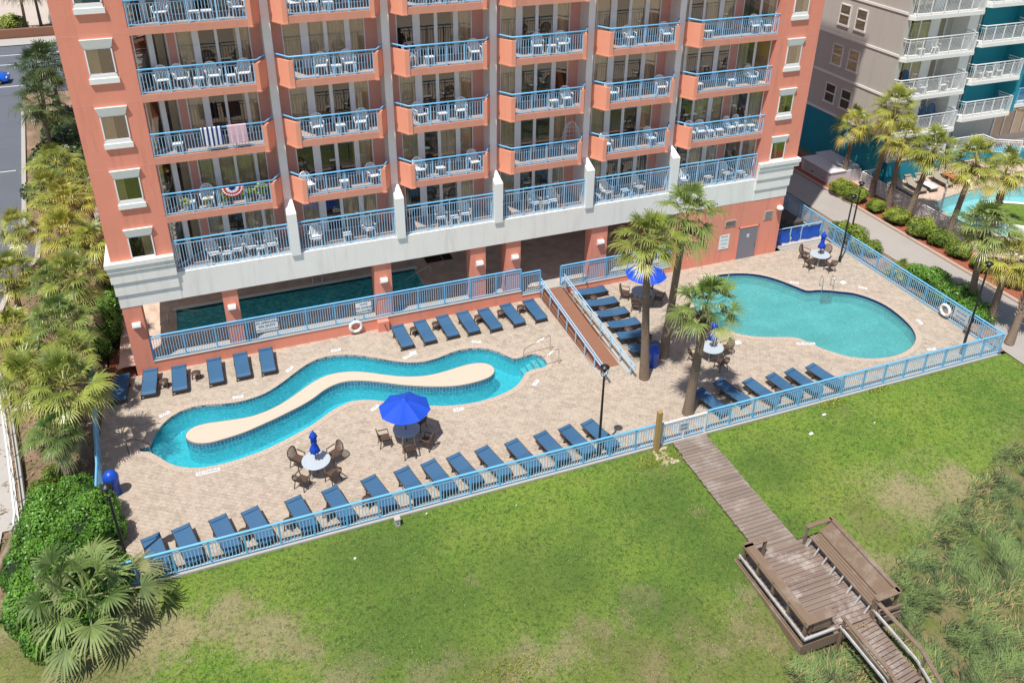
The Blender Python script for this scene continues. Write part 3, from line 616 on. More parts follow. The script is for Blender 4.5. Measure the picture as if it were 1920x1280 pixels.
# windows of the end bays
def tower_window(cx, z0, z1, w=1.0):
    wn = MB(); wn.box(cx - w / 2 - .03, cx + w / 2 + .03, YF - .012, YF + .02, z0 - .03, z1 + .03); o = P(wn, 'window', 'dark')
    def sub(bb, nm, mt): return bb.build(nm, mt, o)
    f = MB()
    for a in (-w / 2 - .04, w / 2 - .01): f.box(cx + a, cx + a + .05, YF - .045, YF + .0, z0, z1)
    f.box(cx - w / 2 - .04, cx + w / 2 + .04, YF - .045, YF, z1 - .03, z1 + .03); f.box(cx - w / 2 - .04, cx + w / 2 + .04, YF - .045, YF, z0 - .03, z0 + .03)
    sub(f, 'frame', 'frame')
    g = MB(); g.box(cx - w / 2, cx + w / 2, YF - .022, YF - .018, z0, z1); sub(g, 'pane', 'glass')
    cu = MB(); vs = []; 
    side = rnd() < .5; cw = U(.25, .5)
    xs_ = [cx - w / 2 + cw * i / 12 for i in range(13)] if side else [cx + w / 2 - cw * i / 12 for i in range(13)]
    for i in range(12):
        cu.add([(xs_[i], YF - .0135, z0), (xs_[i + 1], YF - .0135 + (i % 2) * .0, z0), (xs_[i + 1], YF - .0135, z1), (xs_[i], YF - .0135, z1)], [(0, 1, 2, 3)])
    sub(cu, 'curtain', 'curtain')
    l = MB(); zl = z1 + .02; l.add([(cx - w / 2 - .04, YF, zl), (cx + w / 2 + .04, YF, zl), (cx + w / 2 + .15, YF, zl + .37), (cx - w / 2 - .15, YF, zl + .37), (cx - w / 2 - .04, YF - .06, zl), (cx + w / 2 + .04, YF - .06, zl), (cx + w / 2 + .15, YF - .13, zl + .37), (cx - w / 2 - .15, YF - .13, zl + .37)], [(0, 1, 2, 3), (7, 6, 5, 4), (0, 4, 5, 1), (1, 5, 6, 2), (2, 6, 7, 3), (3, 7, 4, 0)]); sub(l, 'lintel', 'white')
    s_ = MB(); s_.box(cx - w / 2 - .05, cx + w / 2 + .05, YF - .05, YF, z0 - .18, z0 - .03); s_.box(cx - w / 2 - .1, cx + w / 2 + .1, YF - .1, YF, z0 - .4, z0 - .17); sub(s_, 'sill', 'white')
for i in range(5):
    z = 6.6 + 2.93 * i
    tower_window(-3.74, z, z + 1.1, .98); tower_window(31.95, z + .02, z + 1.12, .92)
# piers
for x in EB[1:6]:
    b = MB(); b.box(x - .19, x + .19, 39.4, YG + .02, 5.5, ZT); P(b, 'pier', 'pier')
    b = MB(); b.box(x - .23, x + .23, YF - .1, 39.42, 5.38, 7.68)
    b.add([(x - .23, YF - .1, 7.68), (x + .23, YF - .1, 7.68), (x + .19, 39.4, 8.1), (x - .19, 39.4, 8.1), (x + .23, 39.42, 7.68), (x - .23, 39.42, 7.68)], [(0, 1, 2, 3), (1, 4, 2), (0, 3, 5), (3, 2, 4, 5)])
    P(b, 'pier_base', 'white')
for x in (EB[0], EB[6]):
    b = MB(); b.box(x - .02, x + .02, YF + .02, YG, 5.5, ZT); P(b, 'end_reveal', 'orange')
# balconies
def bal_pts(k):
    a, c = EB[k], EB[k + 1]
    L_ = [(a, YF)] if k == 0 else [(a + .2, 39.4), (a + .72, YF)]
    R_ = [(c, YF)] if k == 5 else [(c - .65, YF), (c - .2, 39.4)]
    return L_, R_
def baluster_rows(b, x0, x1, y, z0, z1, st=.135):
    n = max(2, round((x1 - x0) / st))
    for i in range(1, n):
        x = x0 + (x1 - x0) * i / n; b.box(x - .013, x + .013, y - .011, y + .011, z0, z1)
for row, z in FL.items():
    for k in range(6):
        a, c = EB[k], EB[k + 1]
        if row == 'A':
            s = MB(); s.box(a + (.0 if k == 0 else .2), c - (0 if k == 5 else .2), YF + .31, YG, z - .3, z)
            o = P(s, 'balcony', 'floor')
            x0, x1, yr, zb, zt = a + (.03 if k == 0 else .26), c - (.03 if k == 5 else .26), YF + .12, 5.47, 7.08
            h = MB(); h.tube([(x0, yr, zt), (x1, yr, zt)], .042, 8); h.build('handrail', 'blue', o)
            h = MB(); h.box(x0, x1, yr - .02, yr + .02, zt - .2, zt - .165); h.box(x0, x1, yr - .02, yr + .02, zb + .06, zb + .1); baluster_rows(h, x0, x1, yr, zb + .08, zt - .17); h.build('balusters', 'bluelt', o)
            np_ = 4
        else:
            Lp, Rp = bal_pts(k)
            s = MB(); s.poly([(a + (0 if k == 0 else .2), YG)] + Lp + Rp + [(c - (0 if k == 5 else .2), YG)], z - .34, z)
            o = P(s, 'balcony', 'slab')
            f = MB(); f.poly([(a + .22, YG - .02)] + [(x, y + .06) for x, y in Lp + Rp] + [(c - .22, YG - .02)], z, z + .008); f.build('floor_finish', 'floor', o)
            for side in (0, 1):
                if (k == 0 and side == 0) or (k == 5 and side == 1): continue
                sg = 1 if side == 0 else -1
                px, bx, fx = (a + .2, a + .68, a + .9) if side == 0 else (c - .2, c - .62, c - .8)
                w = MB(); w.poly([(px, 39.42), (bx, YF - .03), (fx, YF - .03), (fx, YF + .15), (bx + sg * .08, YF + .15), (px + sg * .05, 39.5)], z - .3, z + .93)
                w.build('parapet_wing', 'pinkblock', o)
                w2 = MB(); w2.poly([(px, 39.40), (bx - sg * .02, YF - .07), (fx, YF - .07), (fx, YF), (px + sg * .05, 39.5)], z - .36, z - .3); w2.build('drip_edge', 'slab', o)
            x0 = a + (.05 if k == 0 else .93); x1 = c - (.05 if k == 5 else .83); yr = YF + .06; zt = z + 1.1
            pts = ([] if k == 0 else [(a + .22, 39.38, zt + .02)]) + [(a + (.02 if k == 0 else .74), YF + .04, zt), (c - (.02 if k == 5 else .66), YF + .04, zt)] + ([] if k == 5 else [(c - .22, 39.38, zt + .02)])
            h = MB(); h.tube(pts, .042, 8); h.build('handrail', 'blue', o)
            h = MB(); h.box(x0, x1, yr - .018, yr + .018, zt - .17, zt - .14); h.box(x0, x1, yr - .018, yr + .018, z + .07, z + .105); baluster_rows(h, x0, x1, yr, z + .08, zt - .15); h.build('balusters', 'bluelt', o)
            zb = z; np_ = 4
        for i in range(np_ + 1):
            x = x0 + (x1 - x0) * i / np_; pb = MB(); pb.box(x - .022, x + .022, yr - .025, yr + .025, zb, zt); pb.build('post', 'bluelt', o)
        # back wall with sliding doors
        a2, c2 = a + (.0 if k == 0 else .19), c - (0 if k == 5 else .19); top = z + 2.6 if row != 'A' else z + 2.63
        if k == 0: g0, g1 = -.72, 2.52
        elif k == 5: g0, g1 = 25.1, 28.9
        else: g0, g1 = a + .74, c - .79
        segs = []
        if k == 0: segs = [(-1.08, g0), (g1, c2)]
        elif k == 5: segs = [(a2, g0), (g1, 29.42)]
        else: segs = [(a2, g0), (g1, c2)]
        for q0, q1 in segs: wl = MB(); wl.box(q0, q1, YG, YG + .2, z, z + 2.93); P(wl, 'back_wall', 'pink')
        def door(name, p0, p1, widths):
            p0 = Vector((*p0, 0)); p1 = Vector((*p1, 0)); Ln = (p1 - p0).length; dr = (p1 - p0).normalized(); nr = Vector((dr.y, -dr.x, 0))
            ang = math.atan2(dr.y, dr.x)
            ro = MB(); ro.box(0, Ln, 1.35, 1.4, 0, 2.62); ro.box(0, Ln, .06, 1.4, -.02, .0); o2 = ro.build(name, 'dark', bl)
            o2.location = Vector((p0.x, p0.y, z)) + Vector(OFF); o2.rotation_euler = (0, 0, ang)
            fr = MB(); g = MB(); cu = MB(); t = 0; fr.box(0, Ln, -.03, .06, 2.54, 2.62); fr.box(0, Ln, -.03, .06, 0, .06)
            fr.box(0, .05, -.03, .06, .06, 2.54); fr.box(Ln - .05, Ln, -.03, .06, .06, 2.54)
            for (u0, u1, wd) in widths: fr.box(u0 * Ln, u1 * Ln, -.025 - wd, .05, .06, 2.54)
            fr.build('frame', 'frame', o2)
            g.add([(.04, .01, .05), (Ln - .04, .01, .05), (Ln - .04, .01, 2.56), (.04, .01, 2.56)], [(0, 1, 2, 3)]); g.build('pane', 'glass', o2, False)
            mode = rnd()
            spans = [(0, .24), (.78, 1)] if mode < .35 else [(0, .22), (.52, 1)] if mode < .6 else [(0, 1)] if mode < .75 else [(0, .3)] if mode < .85 else [(.74, 1)]
            for s0, s1 in spans:
                n = int((s1 - s0) * Ln / .07) + 1; vs = []
                for i in range(n + 1):
                    u = (s0 + (s1 - s0) * i / n) * Ln; vs += [(u, .16 + .05 * math.sin(i * 1.9), .04), (u, .16 + .05 * math.sin(i * 1.9), 2.56)]
                cu.add(vs, [(2 * i, 2 * i + 2, 2 * i + 3, 2 * i + 1) for i in range(n)])
            cu.build('curtain', 'curtain', o2, False)
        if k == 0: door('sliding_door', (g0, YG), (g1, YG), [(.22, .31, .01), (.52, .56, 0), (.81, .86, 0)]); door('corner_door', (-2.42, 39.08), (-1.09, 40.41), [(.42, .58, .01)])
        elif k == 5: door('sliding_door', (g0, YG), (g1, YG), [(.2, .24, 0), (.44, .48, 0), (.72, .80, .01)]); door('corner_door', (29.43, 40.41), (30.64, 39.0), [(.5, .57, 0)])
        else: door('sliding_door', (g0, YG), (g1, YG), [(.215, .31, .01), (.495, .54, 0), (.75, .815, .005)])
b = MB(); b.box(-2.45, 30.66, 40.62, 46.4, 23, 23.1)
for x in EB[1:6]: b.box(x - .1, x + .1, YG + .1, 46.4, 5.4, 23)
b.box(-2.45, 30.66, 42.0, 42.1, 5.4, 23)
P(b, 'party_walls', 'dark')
# ground floor columns with wall lights
for x0, x1 in ((-.62, .12), (7.08, 8.0), (12.46, 13.34), (14.55, 15.42), (19.82, 20.86)):
    b = MB(); b.box(x0, x1, YF + .12, YF + .9, .3, 4.0); P(b, 'column', 'orange')
for x in (-5.0 + .28, -.25, 7.55, 12.95, 15.05, 20.4):
    yy = YF + (.12 if x > -3 else 0)
    b = MB(); b.prism([(yy, 2.75), (yy, 3.1), (yy - .2, 3.1), (yy - .24, 2.95)], 'x', x - .19, x + .19); P(b, 'wall_light', 'white')
# ground floor terrace
ter = empty('covered_terrace', (5, 40, 0), 0, 'shaded brown terrace with low coral front wall under the hotel', 'terrace')
def T(b, n, m): o = b.build(n, m, ter); o.location = (-5, -40, 0); return o
b = MB(); b.box(-4.35, 15.45, YF, YF + .25, 0, .66); b.box(15.45, 16.68, YF, YF + .25, 0, .36); b.box(17.95, 25.32, YF, YF + .25, 0, .36); b.box(7.0, 7.6, YF - .35, YF, 0, .62)
T(b, 'front_wall', 'orange')
b = MB(); b.box(-4.35, 15.47, YF - .03, YF + .3, .66, .7); b.box(15.47, 16.7, YF - .03, YF + .3, .36, .4); b.box(17.93, 25.32, YF - .03, YF + .3, .36, .4); T(b, 'wall_cap', 'conclt')
o = sheet('terrace_floor', rect(-6, 25.3, YF + .24, 57), [rect(-3.2, 10.4, 41.25, 43.5), rect(11.3, 13.0, 43.9, 44.9)], .5, 'stamped', ter); o.location = (-5, -40, 0)
b = MB(); b.box(-3.9, 16.4, YF + .3, 39.75, .5, .53); b.box(18.2, 25.2, YF + .3, 39.6, .5, .53); T(b, 'front_strip', 'conclt')  # paler strip along the front of the terrace floor
b = MB(); b.box(-5.2, 25.3, 41.3, 57, 3.82, 3.89); T(b, 'ceiling', 'white')
b = MB()
for x, y0, y1 in ((12.45, 39.8, 46), (20.75, 39.8, 47)): b.bar((x, y0, .503), (x - .1, y1, .503), .04, .01)
T(b, 'floor_joint', 'conc')
b = MB(); b.box(11.3, 13.0, 43.9, 44.9, -.2, .3); T(b, 'sunken_mat', 'dark')
lp = empty('indoor_pool', (3, 42, 0), 0, 'long dark teal lap pool in the shade under the hotel', 'swimming pool')
def Q(o): o.location = (-3, -42, 0); return o
LP = rect(-3.2, 10.4, 41.25, 43.5)
Q(wallstrip('basin_wall', LP, -.9, .5, 'plasterdk', lp)); Q(sheet('basin_floor', LP, [], -.85, 'plasterdk', lp)); Q(sheet('water', LP, [], .4, 'waterdk', lp))
b = MB(); b.box(-3.4, 10.6, 43.5, 43.78, .4, .54); Q(b.build('tile_edge', 'white', lp))
b = MB()
for i in range(4): b.box(9.0 + i * .36, 10.39, 41.3, 43.45, -.8, -.3 + i * .19)
for i in range(4): b.box(-3.19, -2.0 - i * .3, 41.3, 43.45, -.8, -.3 + i * .17)
Q(b.build('entry_steps', 'plasterdk', lp))
grab_rail('pool_handrail', [(9.5, 42.1, .2), (9.6, 42.1, .75), (10.9, 42.1, 1.35), (11.05, 42.1, 1.3), (11.05, 42.1, .5)], 'steel handrail over the right steps of the shaded indoor pool')
grab_rail('pool_handrail', [(-3.6, 42.3, .5), (-3.6, 42.3, 1.35), (-3.4, 42.3, 1.4), (-1.9, 42.3, .9), (-1.85, 42.3, .2)], 'steel handrail over the left steps of the shaded indoor pool')
ld2 = empty('pool_ladder', (4.6, 43.5, .5), 0, 'steel ladder at the far edge of the shaded indoor pool', 'pool ladder')
for s in (-.28, .28):
    b = MB(); b.tube([(s, .3, 0), (s, .3, .5), (s, .15, .68), (s, 0, .55), (s, -.06, -.5)], .02, 6); b.build('rail', 'steel', ld2)
b = MB(); b.box(-.28, .28, -.2, -.05, -.3, -.26); b.build('tread', 'lframe', ld2)

# ------------------------------------------------------------------ generic railing fence made of posts and bays
def fence(name, path, h, label, cat, posts=1.3, mat='blue', matb='bluelt', z0=.03, group=None, toptube=.05, dense=.125, gates=()):
    root = empty(name, (*path[0][:2], 0), 0, label, cat, group); o0 = Vector((*path[0][:2], 0))
    tops = []
    for seg in range(len(path) - 1):
        p = Vector((*path[seg][:2], path[seg][2] if len(path[seg]) > 2 else z0)); q = Vector((*path[seg + 1][:2], path[seg + 1][2] if len(path[seg + 1]) > 2 else z0)); p -= o0; q -= o0
        d = q - p; n = max(1, round(d.length / posts))
        for i in range(n + (1 if seg == len(path) - 2 else 0)):
            a = p + d * i / n; b = MB(); b.bar(a, a + Vector((0, 0, h - .02)), .08, .06); b.build('post', mat, root)
        up = Vector((0, 0, 1))
        b = MB(); b.tube([p + up * h, q + up * h], toptube, 8); b.build('handrail', mat, root)
        for i in range(n):
            a = p + d * i / n; c = p + d * (i + 1) / n; b = MB()
            b.bar(a + up * (h - .15), c + up * (h - .15), .045, .045); b.bar(a + up * .09, c + up * .09, .045, .045)
            m_ = max(2, round((c - a).length / dense))
            for j in range(1, m_):
                t = a.lerp(c, j / m_); b.bar(t + up * .09, t + up * (h - .15), .028, .024)
            b.build('baluster_panel', matb, root)
    return root
fence('pool_fence', [(-6.3, 25.1), (16.95, 25.1)], 1.18, 'long pale blue metal fence between the left lounger row and the lawn', 'fence')
fence('pool_fence', [(19.3, 25.1), (37.37, 25.1), (37.37, 38.2), (37.6, 47)], 1.22, 'pale blue metal fence turning the corner around the big right pool', 'fence')
fence('pool_gate', [(17.0, 25.08), (18.1, 25.08), (19.25, 25.08)], 1.15, 'whitish metal double gate at the head of the boardwalk', 'gate', 1.15, 'whiterail', 'bluelt')
fence('pool_fence', [(-6.35, 25.2), (-6.5, 31.0), (-7.5, 42.5)], 1.2, 'blue fence seen nearly end on beside the palms on the left', 'fence')
fence('terrace_railing', [(-4.3, YF + .1), (15.45, YF + .1)], 1.38, 'long blue railing on the coral wall in front of the shaded pool', 'railing', 1.5, z0=.7)
fence('terrace_railing', [(15.5, YF + .1), (16.65, YF + .1)], 1.38, 'short stepped down blue railing left of the ramp', 'railing', 1.2, z0=.4)
fence('terrace_railing', [(17.95, YF + .1), (25.3, YF + .1)], 1.4, 'blue railing on the coral wall right of the ramp behind the palms', 'railing', 1.4, z0=.4)
# ramp
rp = empty('ramp', (17.35, 34.5, 0), 0, 'brown sloping walkway from the pool deck up to the terrace', 'ramp')
b = MB(); b.add([(-.62, -3.4, .012), (.62, -3.4, .012), (.62, 4.1, .48), (-.62, 4.1, .48), (-.62, -3.4, 0), (.62, -3.4, 0), (.62, 4.1, 0), (-.62, 4.1, 0)], [(0, 1, 2, 3), (0, 3, 7, 4), (1, 5, 6, 2), (0, 4, 5, 1), (3, 2, 6, 7)]); b.build('walking_surface', 'rampfloor', rp)
b = MB(); b.box(-.66, .66, 4.1, 5.2, 0, .51); b.build('landing', 'conclt', rp)
for sx, lb, xr in ((-.72, 'left', 0), (.74, 'right', 0)):
    rr = empty('ramp_railing', (17.35 + sx, 34.5, 0), 0, 'sloping pale blue railing along the %s' % ('river side of the brown ramp' if sx < 0 else 'lounger side of the brown ramp'), 'railing', 'railings of the brown ramp')
    def zr(y): return max(0, .48 * (y + 3.4) / 7.5)
    for i in range(8):
        y = -4.35 + i * 1.16; b = MB(); b.bar((0, y, 0), (0, y, zr(y) + .82), .045, .045); b.build('post', 'bluelt', rr)
    for hh in (.88, .66): 
        b = MB(); b.tube([(0, -4.75, .83 + hh - .88), (0, -3.4, zr(-3.4) + hh), (0, 4.0, zr(4) + hh)], .03, 8); b.build('handrail', 'bluelt', rr)
    b = MB(); b.box(-.006, .006, -3.4, 4.05, 0, .01)
    b = MB(); b.add([(-.02, -3.4, 0), (-.02, 4.05, 0), (-.02, 4.05, .47), (-.02, -3.4, .01), (.02, -3.4, 0), (.02, 4.05, 0), (.02, 4.05, .47), (.02, -3.4, .01)], [(0, 1, 2, 3), (7, 6, 5, 4), (3, 2, 6, 7)])
    b.build('side_panel', 'rampfloor', rr)

# ------------------------------------------------------------------ furniture prototypes
def make_armchair(name, mat, label, cat='chair', tall=.9):
    r_ = empty(name, (0, 0, 0), 0, label, cat)
    b = MB(); b.box(-.23, .23, -.24, .2, .40, .43)
    b.build('seat', mat, r_)
    b = MB(); top = []
    for i in range(13):
        t = PI * i / 12; top.append((-.25 * math.cos(t), .2 + .14 * (.62 + .38 * math.sin(t)) * 1.0, .60 + (tall - .60) * math.sin(t) ** .7))
    pts = [(-.22, .2, .41)] + top + [(.22, .2, .41)]
    b.tube(pts, .026, 6)
    for i in range(7):
        x = -.18 + .06 * i; zt = .60 + (tall - .60) * (max(0, 1 - (x / .25) ** 2)) ** .35 - .01
        b.bar((x, .2, .43), (x * 1.1, .325, zt), .036, .012)
    b.build('backrest', mat, r_)
    for s in (-1, 1):
        b = MB(); b.bar((s * .27, .24, .64), (s * .28, -.2, .63), .05, .022); b.bar((s * .28, -.2, .63), (s * .25, -.23, .42), .03, .03); b.build('armrest', mat, r_)
        for y, o in ((-.21, -.03), (.18, .08)):
            b = MB(); b.bar((s * .21, y, .41), (s * .25, y + o, 0), .04, .03); b.build('leg', mat, r_)
    return r_
def make_small_table(name, mat, label, w=.44, h=.42, group=None, rnd_=False):
    r_ = empty(name, (0, 0, 0), 0, label, 'side table', group)
    b = MB()
    if rnd_: b.lathe([(0, h - .04), (w / 2 - .02, h - .04), (w / 2, h - .02), (w / 2, h), (0, h + .004)], 16)
    else: b.box(-w / 2, w / 2, -w / 2, w / 2, h - .05, h)
    b.build('table_top', mat, r_)
    q = w / 2 - .05 if not rnd_ else w / 2 * .6
    for x in (-q, q):
        for y in (-q, q):
            b = MB(); b.bar((x * .9, y * .9, h - .04), (x * 1.12, y * 1.12, 0), .045, .045); b.build('leg', mat, r_)
    return r_
pc = make_armchair('plastic_chair', 'chairwhite', '.'); pt = make_small_table('plastic_table', 'chairwhite', '.')
uc, ut = [False], [False]
ROWN = {'A': 'row on the white band', 'B': 'lowest coral row', 'C': 'second coral row up', 'D': 'third coral row up', 'E': 'topmost visible row'}
ORD = ['first', 'second', 'third', 'fourth', 'fifth', 'sixth']
FUR = {('D', 0): 'c.19 c.34 t.49 c.61 t.76 c.88', ('A', 0): 'c.30 t.41 c.51 c.64 t.73 c.83', ('E', 0): 'c.28 t.54 t.64 c.89', ('B', 0): 'c.39 t.23', ('C', 0): 't.22',
       ('D', 1): 'c.36 t.53 c.68', ('C', 1): 'c.25 t.52 c.77', ('B', 1): 'c.07 t.5 c.87', ('A', 1): 'c.17 t.49 c.72', ('E', 1): 'c.12 c.33 t.5',
       ('D', 2): 't.3 c.87', ('C', 2): 'c.17 t.44 c.69', ('B', 2): 'c.12 t.39 c.85', ('A', 2): 'c.41 t.56 c.68', ('E', 2): 'c.3 t.5 c.7',
       ('D', 3): 'c.36 t.55 c.7', ('C', 3): 't.6 c.78', ('A', 3): 'c.4 t.52 c.62', ('E', 3): 'c.25 t.75',
       ('D', 4): 'c.3 c.85', ('C', 4): 'c.1 c.85', ('B', 4): 'c.06 c.75', ('A', 4): 'c.2 t.43 c.62',
       ('D', 5): 't.12 c.72 t.88', ('C', 5): 't.07 t.5 c.76', ('B', 5): 'c.05 c.18 t.30 t.42 c.57 c.7 t.85', ('A', 5): 'c.1 t.43 c.67 t.86'}
for (row, k), s in FUR.items():
    a, c = EB[k], EB[k + 1]
    if row == 'A': a0, c0 = a + .26, c - .26
    else: a0, c0 = a + (0 if k == 0 else .72), c - (0 if k == 5 else .65)
    items = s.split(); nc = 0; ntb = 0
    nchairs = sum(i[0] == 'c' for i in items); ntab = len(items) - nchairs
    for it in items:
        x = (a0 + float(it[1:]) * (c0 - a0)) * 1.006; z = FL[row] + .01
        if it[0] == 'c':
            lb = '%s white plastic chair, %s balcony from left, %s' % (('lone' if nchairs == 1 else ['leftmost', 'rightmost'][nc] if nchairs == 2 else ['leftmost', 'second', 'third', 'rightmost'][nc]), ORD[k], ROWN[row])
            place(pc, uc, (x, YF + .52 + U(-.06, .06), z), U(-.35, .35), lb, 'white chairs on the hotel balconies', 1.1); nc += 1
        else:
            lb = '%s low white table, %s balcony from left, %s' % (('lone' if ntab == 1 else ['leftmost', 'second', 'rightmost'][ntb] if ntab == 3 else ['left', 'right'][ntb]), ORD[k], ROWN[row])
            place(pt, ut, (x, YF + .45 + U(-.05, .05), z), U(-.15, .15), lb, 'low white tables on the hotel balconies'); ntb += 1
# towels over the rail, bunting, plants
def towel(x0, x1, mat, label, z=FL['C'] + 1.14, stripes=None):
    b = MB(); n = 10; vs = []
    for i in range(n + 1):
        x = x0 + (x1 - x0) * i / n; w_ = .02 * math.sin(i * 2.1)
        vs += [(x, YF + .11, z - .55), (x, YF + .10, z - .02), (x, YF + .04, z + .02), (x, YF - .02, z - .02), (x + .02, YF - .045 + w_, z - .45), (x + .03, YF - .05 + w_, z - .86 + .02 * math.sin(i))]
    fs = [(6 * i + j, 6 * i + 6 + j, 6 * i + 7 + j, 6 * i + 1 + j) for i in range(n) for j in range(5)]
    b.add(vs, fs); o = b.build('hanging_towel', mat); tag(o, label, 'towel', 'towels drying on the balcony rail'); return o
def stripemat(name, c1, c2, sc):
    m, nt, out = newmat(name); w = N(nt, 'ShaderNodeTexWave', bands_direction='X'); w.inputs['Scale'].default_value = sc; L(nt, pos(nt, obj=True), w.inputs['Vector'])
    principled(nt, out, ramp(nt, w.outputs['Fac'], [(.45, c1), (.5, c2)]), .95); return m
M['stripe'] = stripemat('striped_towel', (.03, .05, .16), (.72, .74, .8), 1.6)
M['pinktowel'] = plain('pink_towel', (.66, .46, .52), .95, var=.15, scale=9)
M['stripe2'] = stripemat('striped_lounge', (.05, .05, .05), (.75, .7, .6), 4)
towel(-.3, .62, 'stripe', 'blue and white striped towel hanging over the leftmost balcony rail'); towel(.84, 1.68, 'pinktowel', 'pale pink towel hanging over the leftmost balcony rail')
bt = empty('bunting', (.66, YF - .03, FL['B'] + 1.04), 0, 'half round red white and blue pleated bunting on a balcony rail', 'bunting')
for r0, r1, mt in ((0, .16, 'bluecloth'), (.16, .3, 'towelw'), (.3, .4, 'redcloth'), (.4, .47, 'towelw'), (.47, .52, 'redcloth')):
    b = MB(); vs = []; n = 24
    for i in range(n + 1):
        t = PI + PI * i / n; dy = -.02 * (i % 2)
        vs += [(r0 * math.cos(t), dy, r0 * math.sin(t) * .9), (r1 * math.cos(t), dy, r1 * math.sin(t) * .9)]
    b.add(vs, [(2 * i, 2 * i + 2, 2 * i + 3, 2 * i + 1) for i in range(n)]); b.build('fabric_band', mt, bt)
# egg chair
eg = empty('hanging_egg_chair', (18.6, 39.5, FL['B']), 0, 'white wicker egg chair hanging from the balcony ceiling', 'hanging chair')
b = MB()
for i in range(14):
    t = 2 * PI * i / 14
    if abs(t - 1.5 * PI) < .75: continue
    b.tube([(.48 * math.sin(u) * math.cos(t) * (1.0 if u > 1.4 else .92), .42 * math.sin(u) * math.sin(t), 1.0 - .85 * math.cos(u - .0) * (1 if u > 1.57 else 1) * -1) for u in [PI * j / 10 for j in range(11)]], .012, 4)
for u in (.5, .8, 1.1, 1.4, 1.7, 2.0, 2.3, 2.6):
    b.tube([(.48 * math.sin(u) * math.cos(t), .42 * math.sin(u) * math.sin(t), 1.0 + .85 * math.cos(u)) for t in [-.95 + (2 * PI - 1.3) * j / 16 for j in range(17)]], .01, 4)
b.build('basket', 'chairwhite', eg); b = MB(); b.tube([(0, 0, 1.8), (0, 0, 2.58)], .015, 5); b.build('chain', 'steel', eg)
b = MB(); b.lathe([(0, .3), (.3, .34), (.36, .42), (.3, .48), (0, .5)], 14); b.build('cushion', 'towelw', eg)

# ------------------------------------------------------------------ loungers
def make_lounger(name, fab, frame, head=.0):
    r_ = empty(name, (0, 0, 0), 0, '.', 'sun lounger')
    prof = [(0, .27), (.03, .33), (.16, .37), (.5, .355), (.95, .36), (1.25, .385), (1.9, .45 + head)]
    b = MB(); n = len(prof); vs = []
    for s in (-.33, -.11, .11, .33):
        for y, z in prof: vs.append((s, y, z - (.008 if abs(s) < .2 else 0)))
    b.add(vs, [(j * n + i, j * n + i + 1, (j + 1) * n + i + 1, (j + 1) * n + i) for j in range(3) for i in range(4)], True)
    b.build('seat', fab, r_)
    b = MB(); vs = []
    for s in (-.33, -.11, .11, .33):
        for y, z in prof[4:]: vs.append((s, y, z + .002 - (.008 if abs(s) < .2 else 0)))
    b.add(vs, [(j * 3 + i, j * 3 + i + 1, (j + 1) * 3 + i + 1, (j + 1) * 3 + i) for j in range(3) for i in range(2)], True)
    b.box(-.3, .3, 1.7, 1.86, .437 + head * .8, .463 + head * .9); b.build('backrest', fab, r_)
    b = MB(); b.box(-.32, .32, .02, .045, .14, .29); b.build('front_panel', 'lframe' if fab == 'sling' else frame, r_)
    for s in (-1, 1):
        b = MB(); b.tube([(s * .34, y, z - .012) for y, z in prof], .02, 6); b.tube([(s * .335, .1, .34), (s * .335, .45, .2), (s * .335, 1.1, .14), (s * .335, 1.5, .24), (s * .335, 1.84, .42 + head)], .016, 5); b.build('side_rail', frame, r_)
        b = MB(); b.bar((s * .34, .1, .34), (s * .36, .03, 0), .045, .035); b.build('leg', frame, r_)
        b = MB(); b.bar((s * .34, 1.3, .38), (s * .36, 1.42, 0), .045, .035); b.build('leg', frame, r_)
    b = MB(); b.bar((-.34, 1.42, .02), (.34, 1.42, .02), .03, .03); b.bar((-.34, .04, .06), (.34, .04, .06), .03, .03); b.build('stretcher', frame, r_)
    return r_
lg = make_lounger('sun_lounger', 'sling', 'lframe'); ul = [False]
NUM = ['first', 'second', 'third', 'fourth', 'fifth', 'sixth', 'seventh', 'eighth', 'ninth', 'tenth', 'eleventh', 'twelfth', 'thirteenth', 'fourteenth', 'fifteenth']
def row(lst, fmt, group):
    for i, (x, y, a) in enumerate(lst): place(lg, ul, (x, y, .0 + .002), R(a + U(-1.2, 1.2)), fmt % NUM[i], group)
row([(8.06, 36.1, 4), (9.31, 36.13, 4), (10.6, 36.2, 4), (11.78, 36.18, 4), (13.02, 36.06, 5), (14.4, 36.1, 5), (15.7, 36.08, 4)], '%s blue lounger from the left in the row of seven under the coral wall', 'blue loungers between the coral wall and the river')
row([(-6.0, 36.5, -6), (-4.66, 36.48, -3), (-3.23, 36.3, 0), (-1.52, 36.33, 0), (-.23, 36.36, 0), (.98, 36.35, -1)], '%s blue lounger from the left in the row by the corner column', 'blue loungers near the left corner of the hotel')
fr = [(-4.6, 26.95), (-3.46, 27.05), (-2.08, 27.07), (-.81, 27.07), (.85, 27.07), (2.36, 27.1), (4.04, 27.18), (5.41, 27.18), (6.62, 27.22), (7.8, 27.24), (9.1, 27.24), (10.44, 27.2), (11.85, 27.24), (13.07, 27.26), (14.25, 27.26)]
row([(x + .49, y - 1.86, 15) for x, y in fr], '%s blue lounger from the left along the front fence left of the boardwalk', 'blue loungers along the front fence')
rf = [(20.3, 27.5), (21.67, 27.8), (23.07, 27.35), (24.37, 27.3), (25.5, 27.3), (26.8, 27.28)]
row([(x + .49, y - 1.86, 15) for x, y in rf], '%s blue lounger from the left along the fence between boardwalk and big pool', 'blue loungers along the fence right of the boardwalk')
row([(20.5, 37.73, 90), (20.55, 36.4, 90), (20.6, 35.22, 90), (20.68, 34.02, 90), (20.68, 32.9, 90), (20.72, 31.62, 90)], '%s blue lounger counted from the hotel wall beside the brown ramp', 'blue loungers beside the ramp')
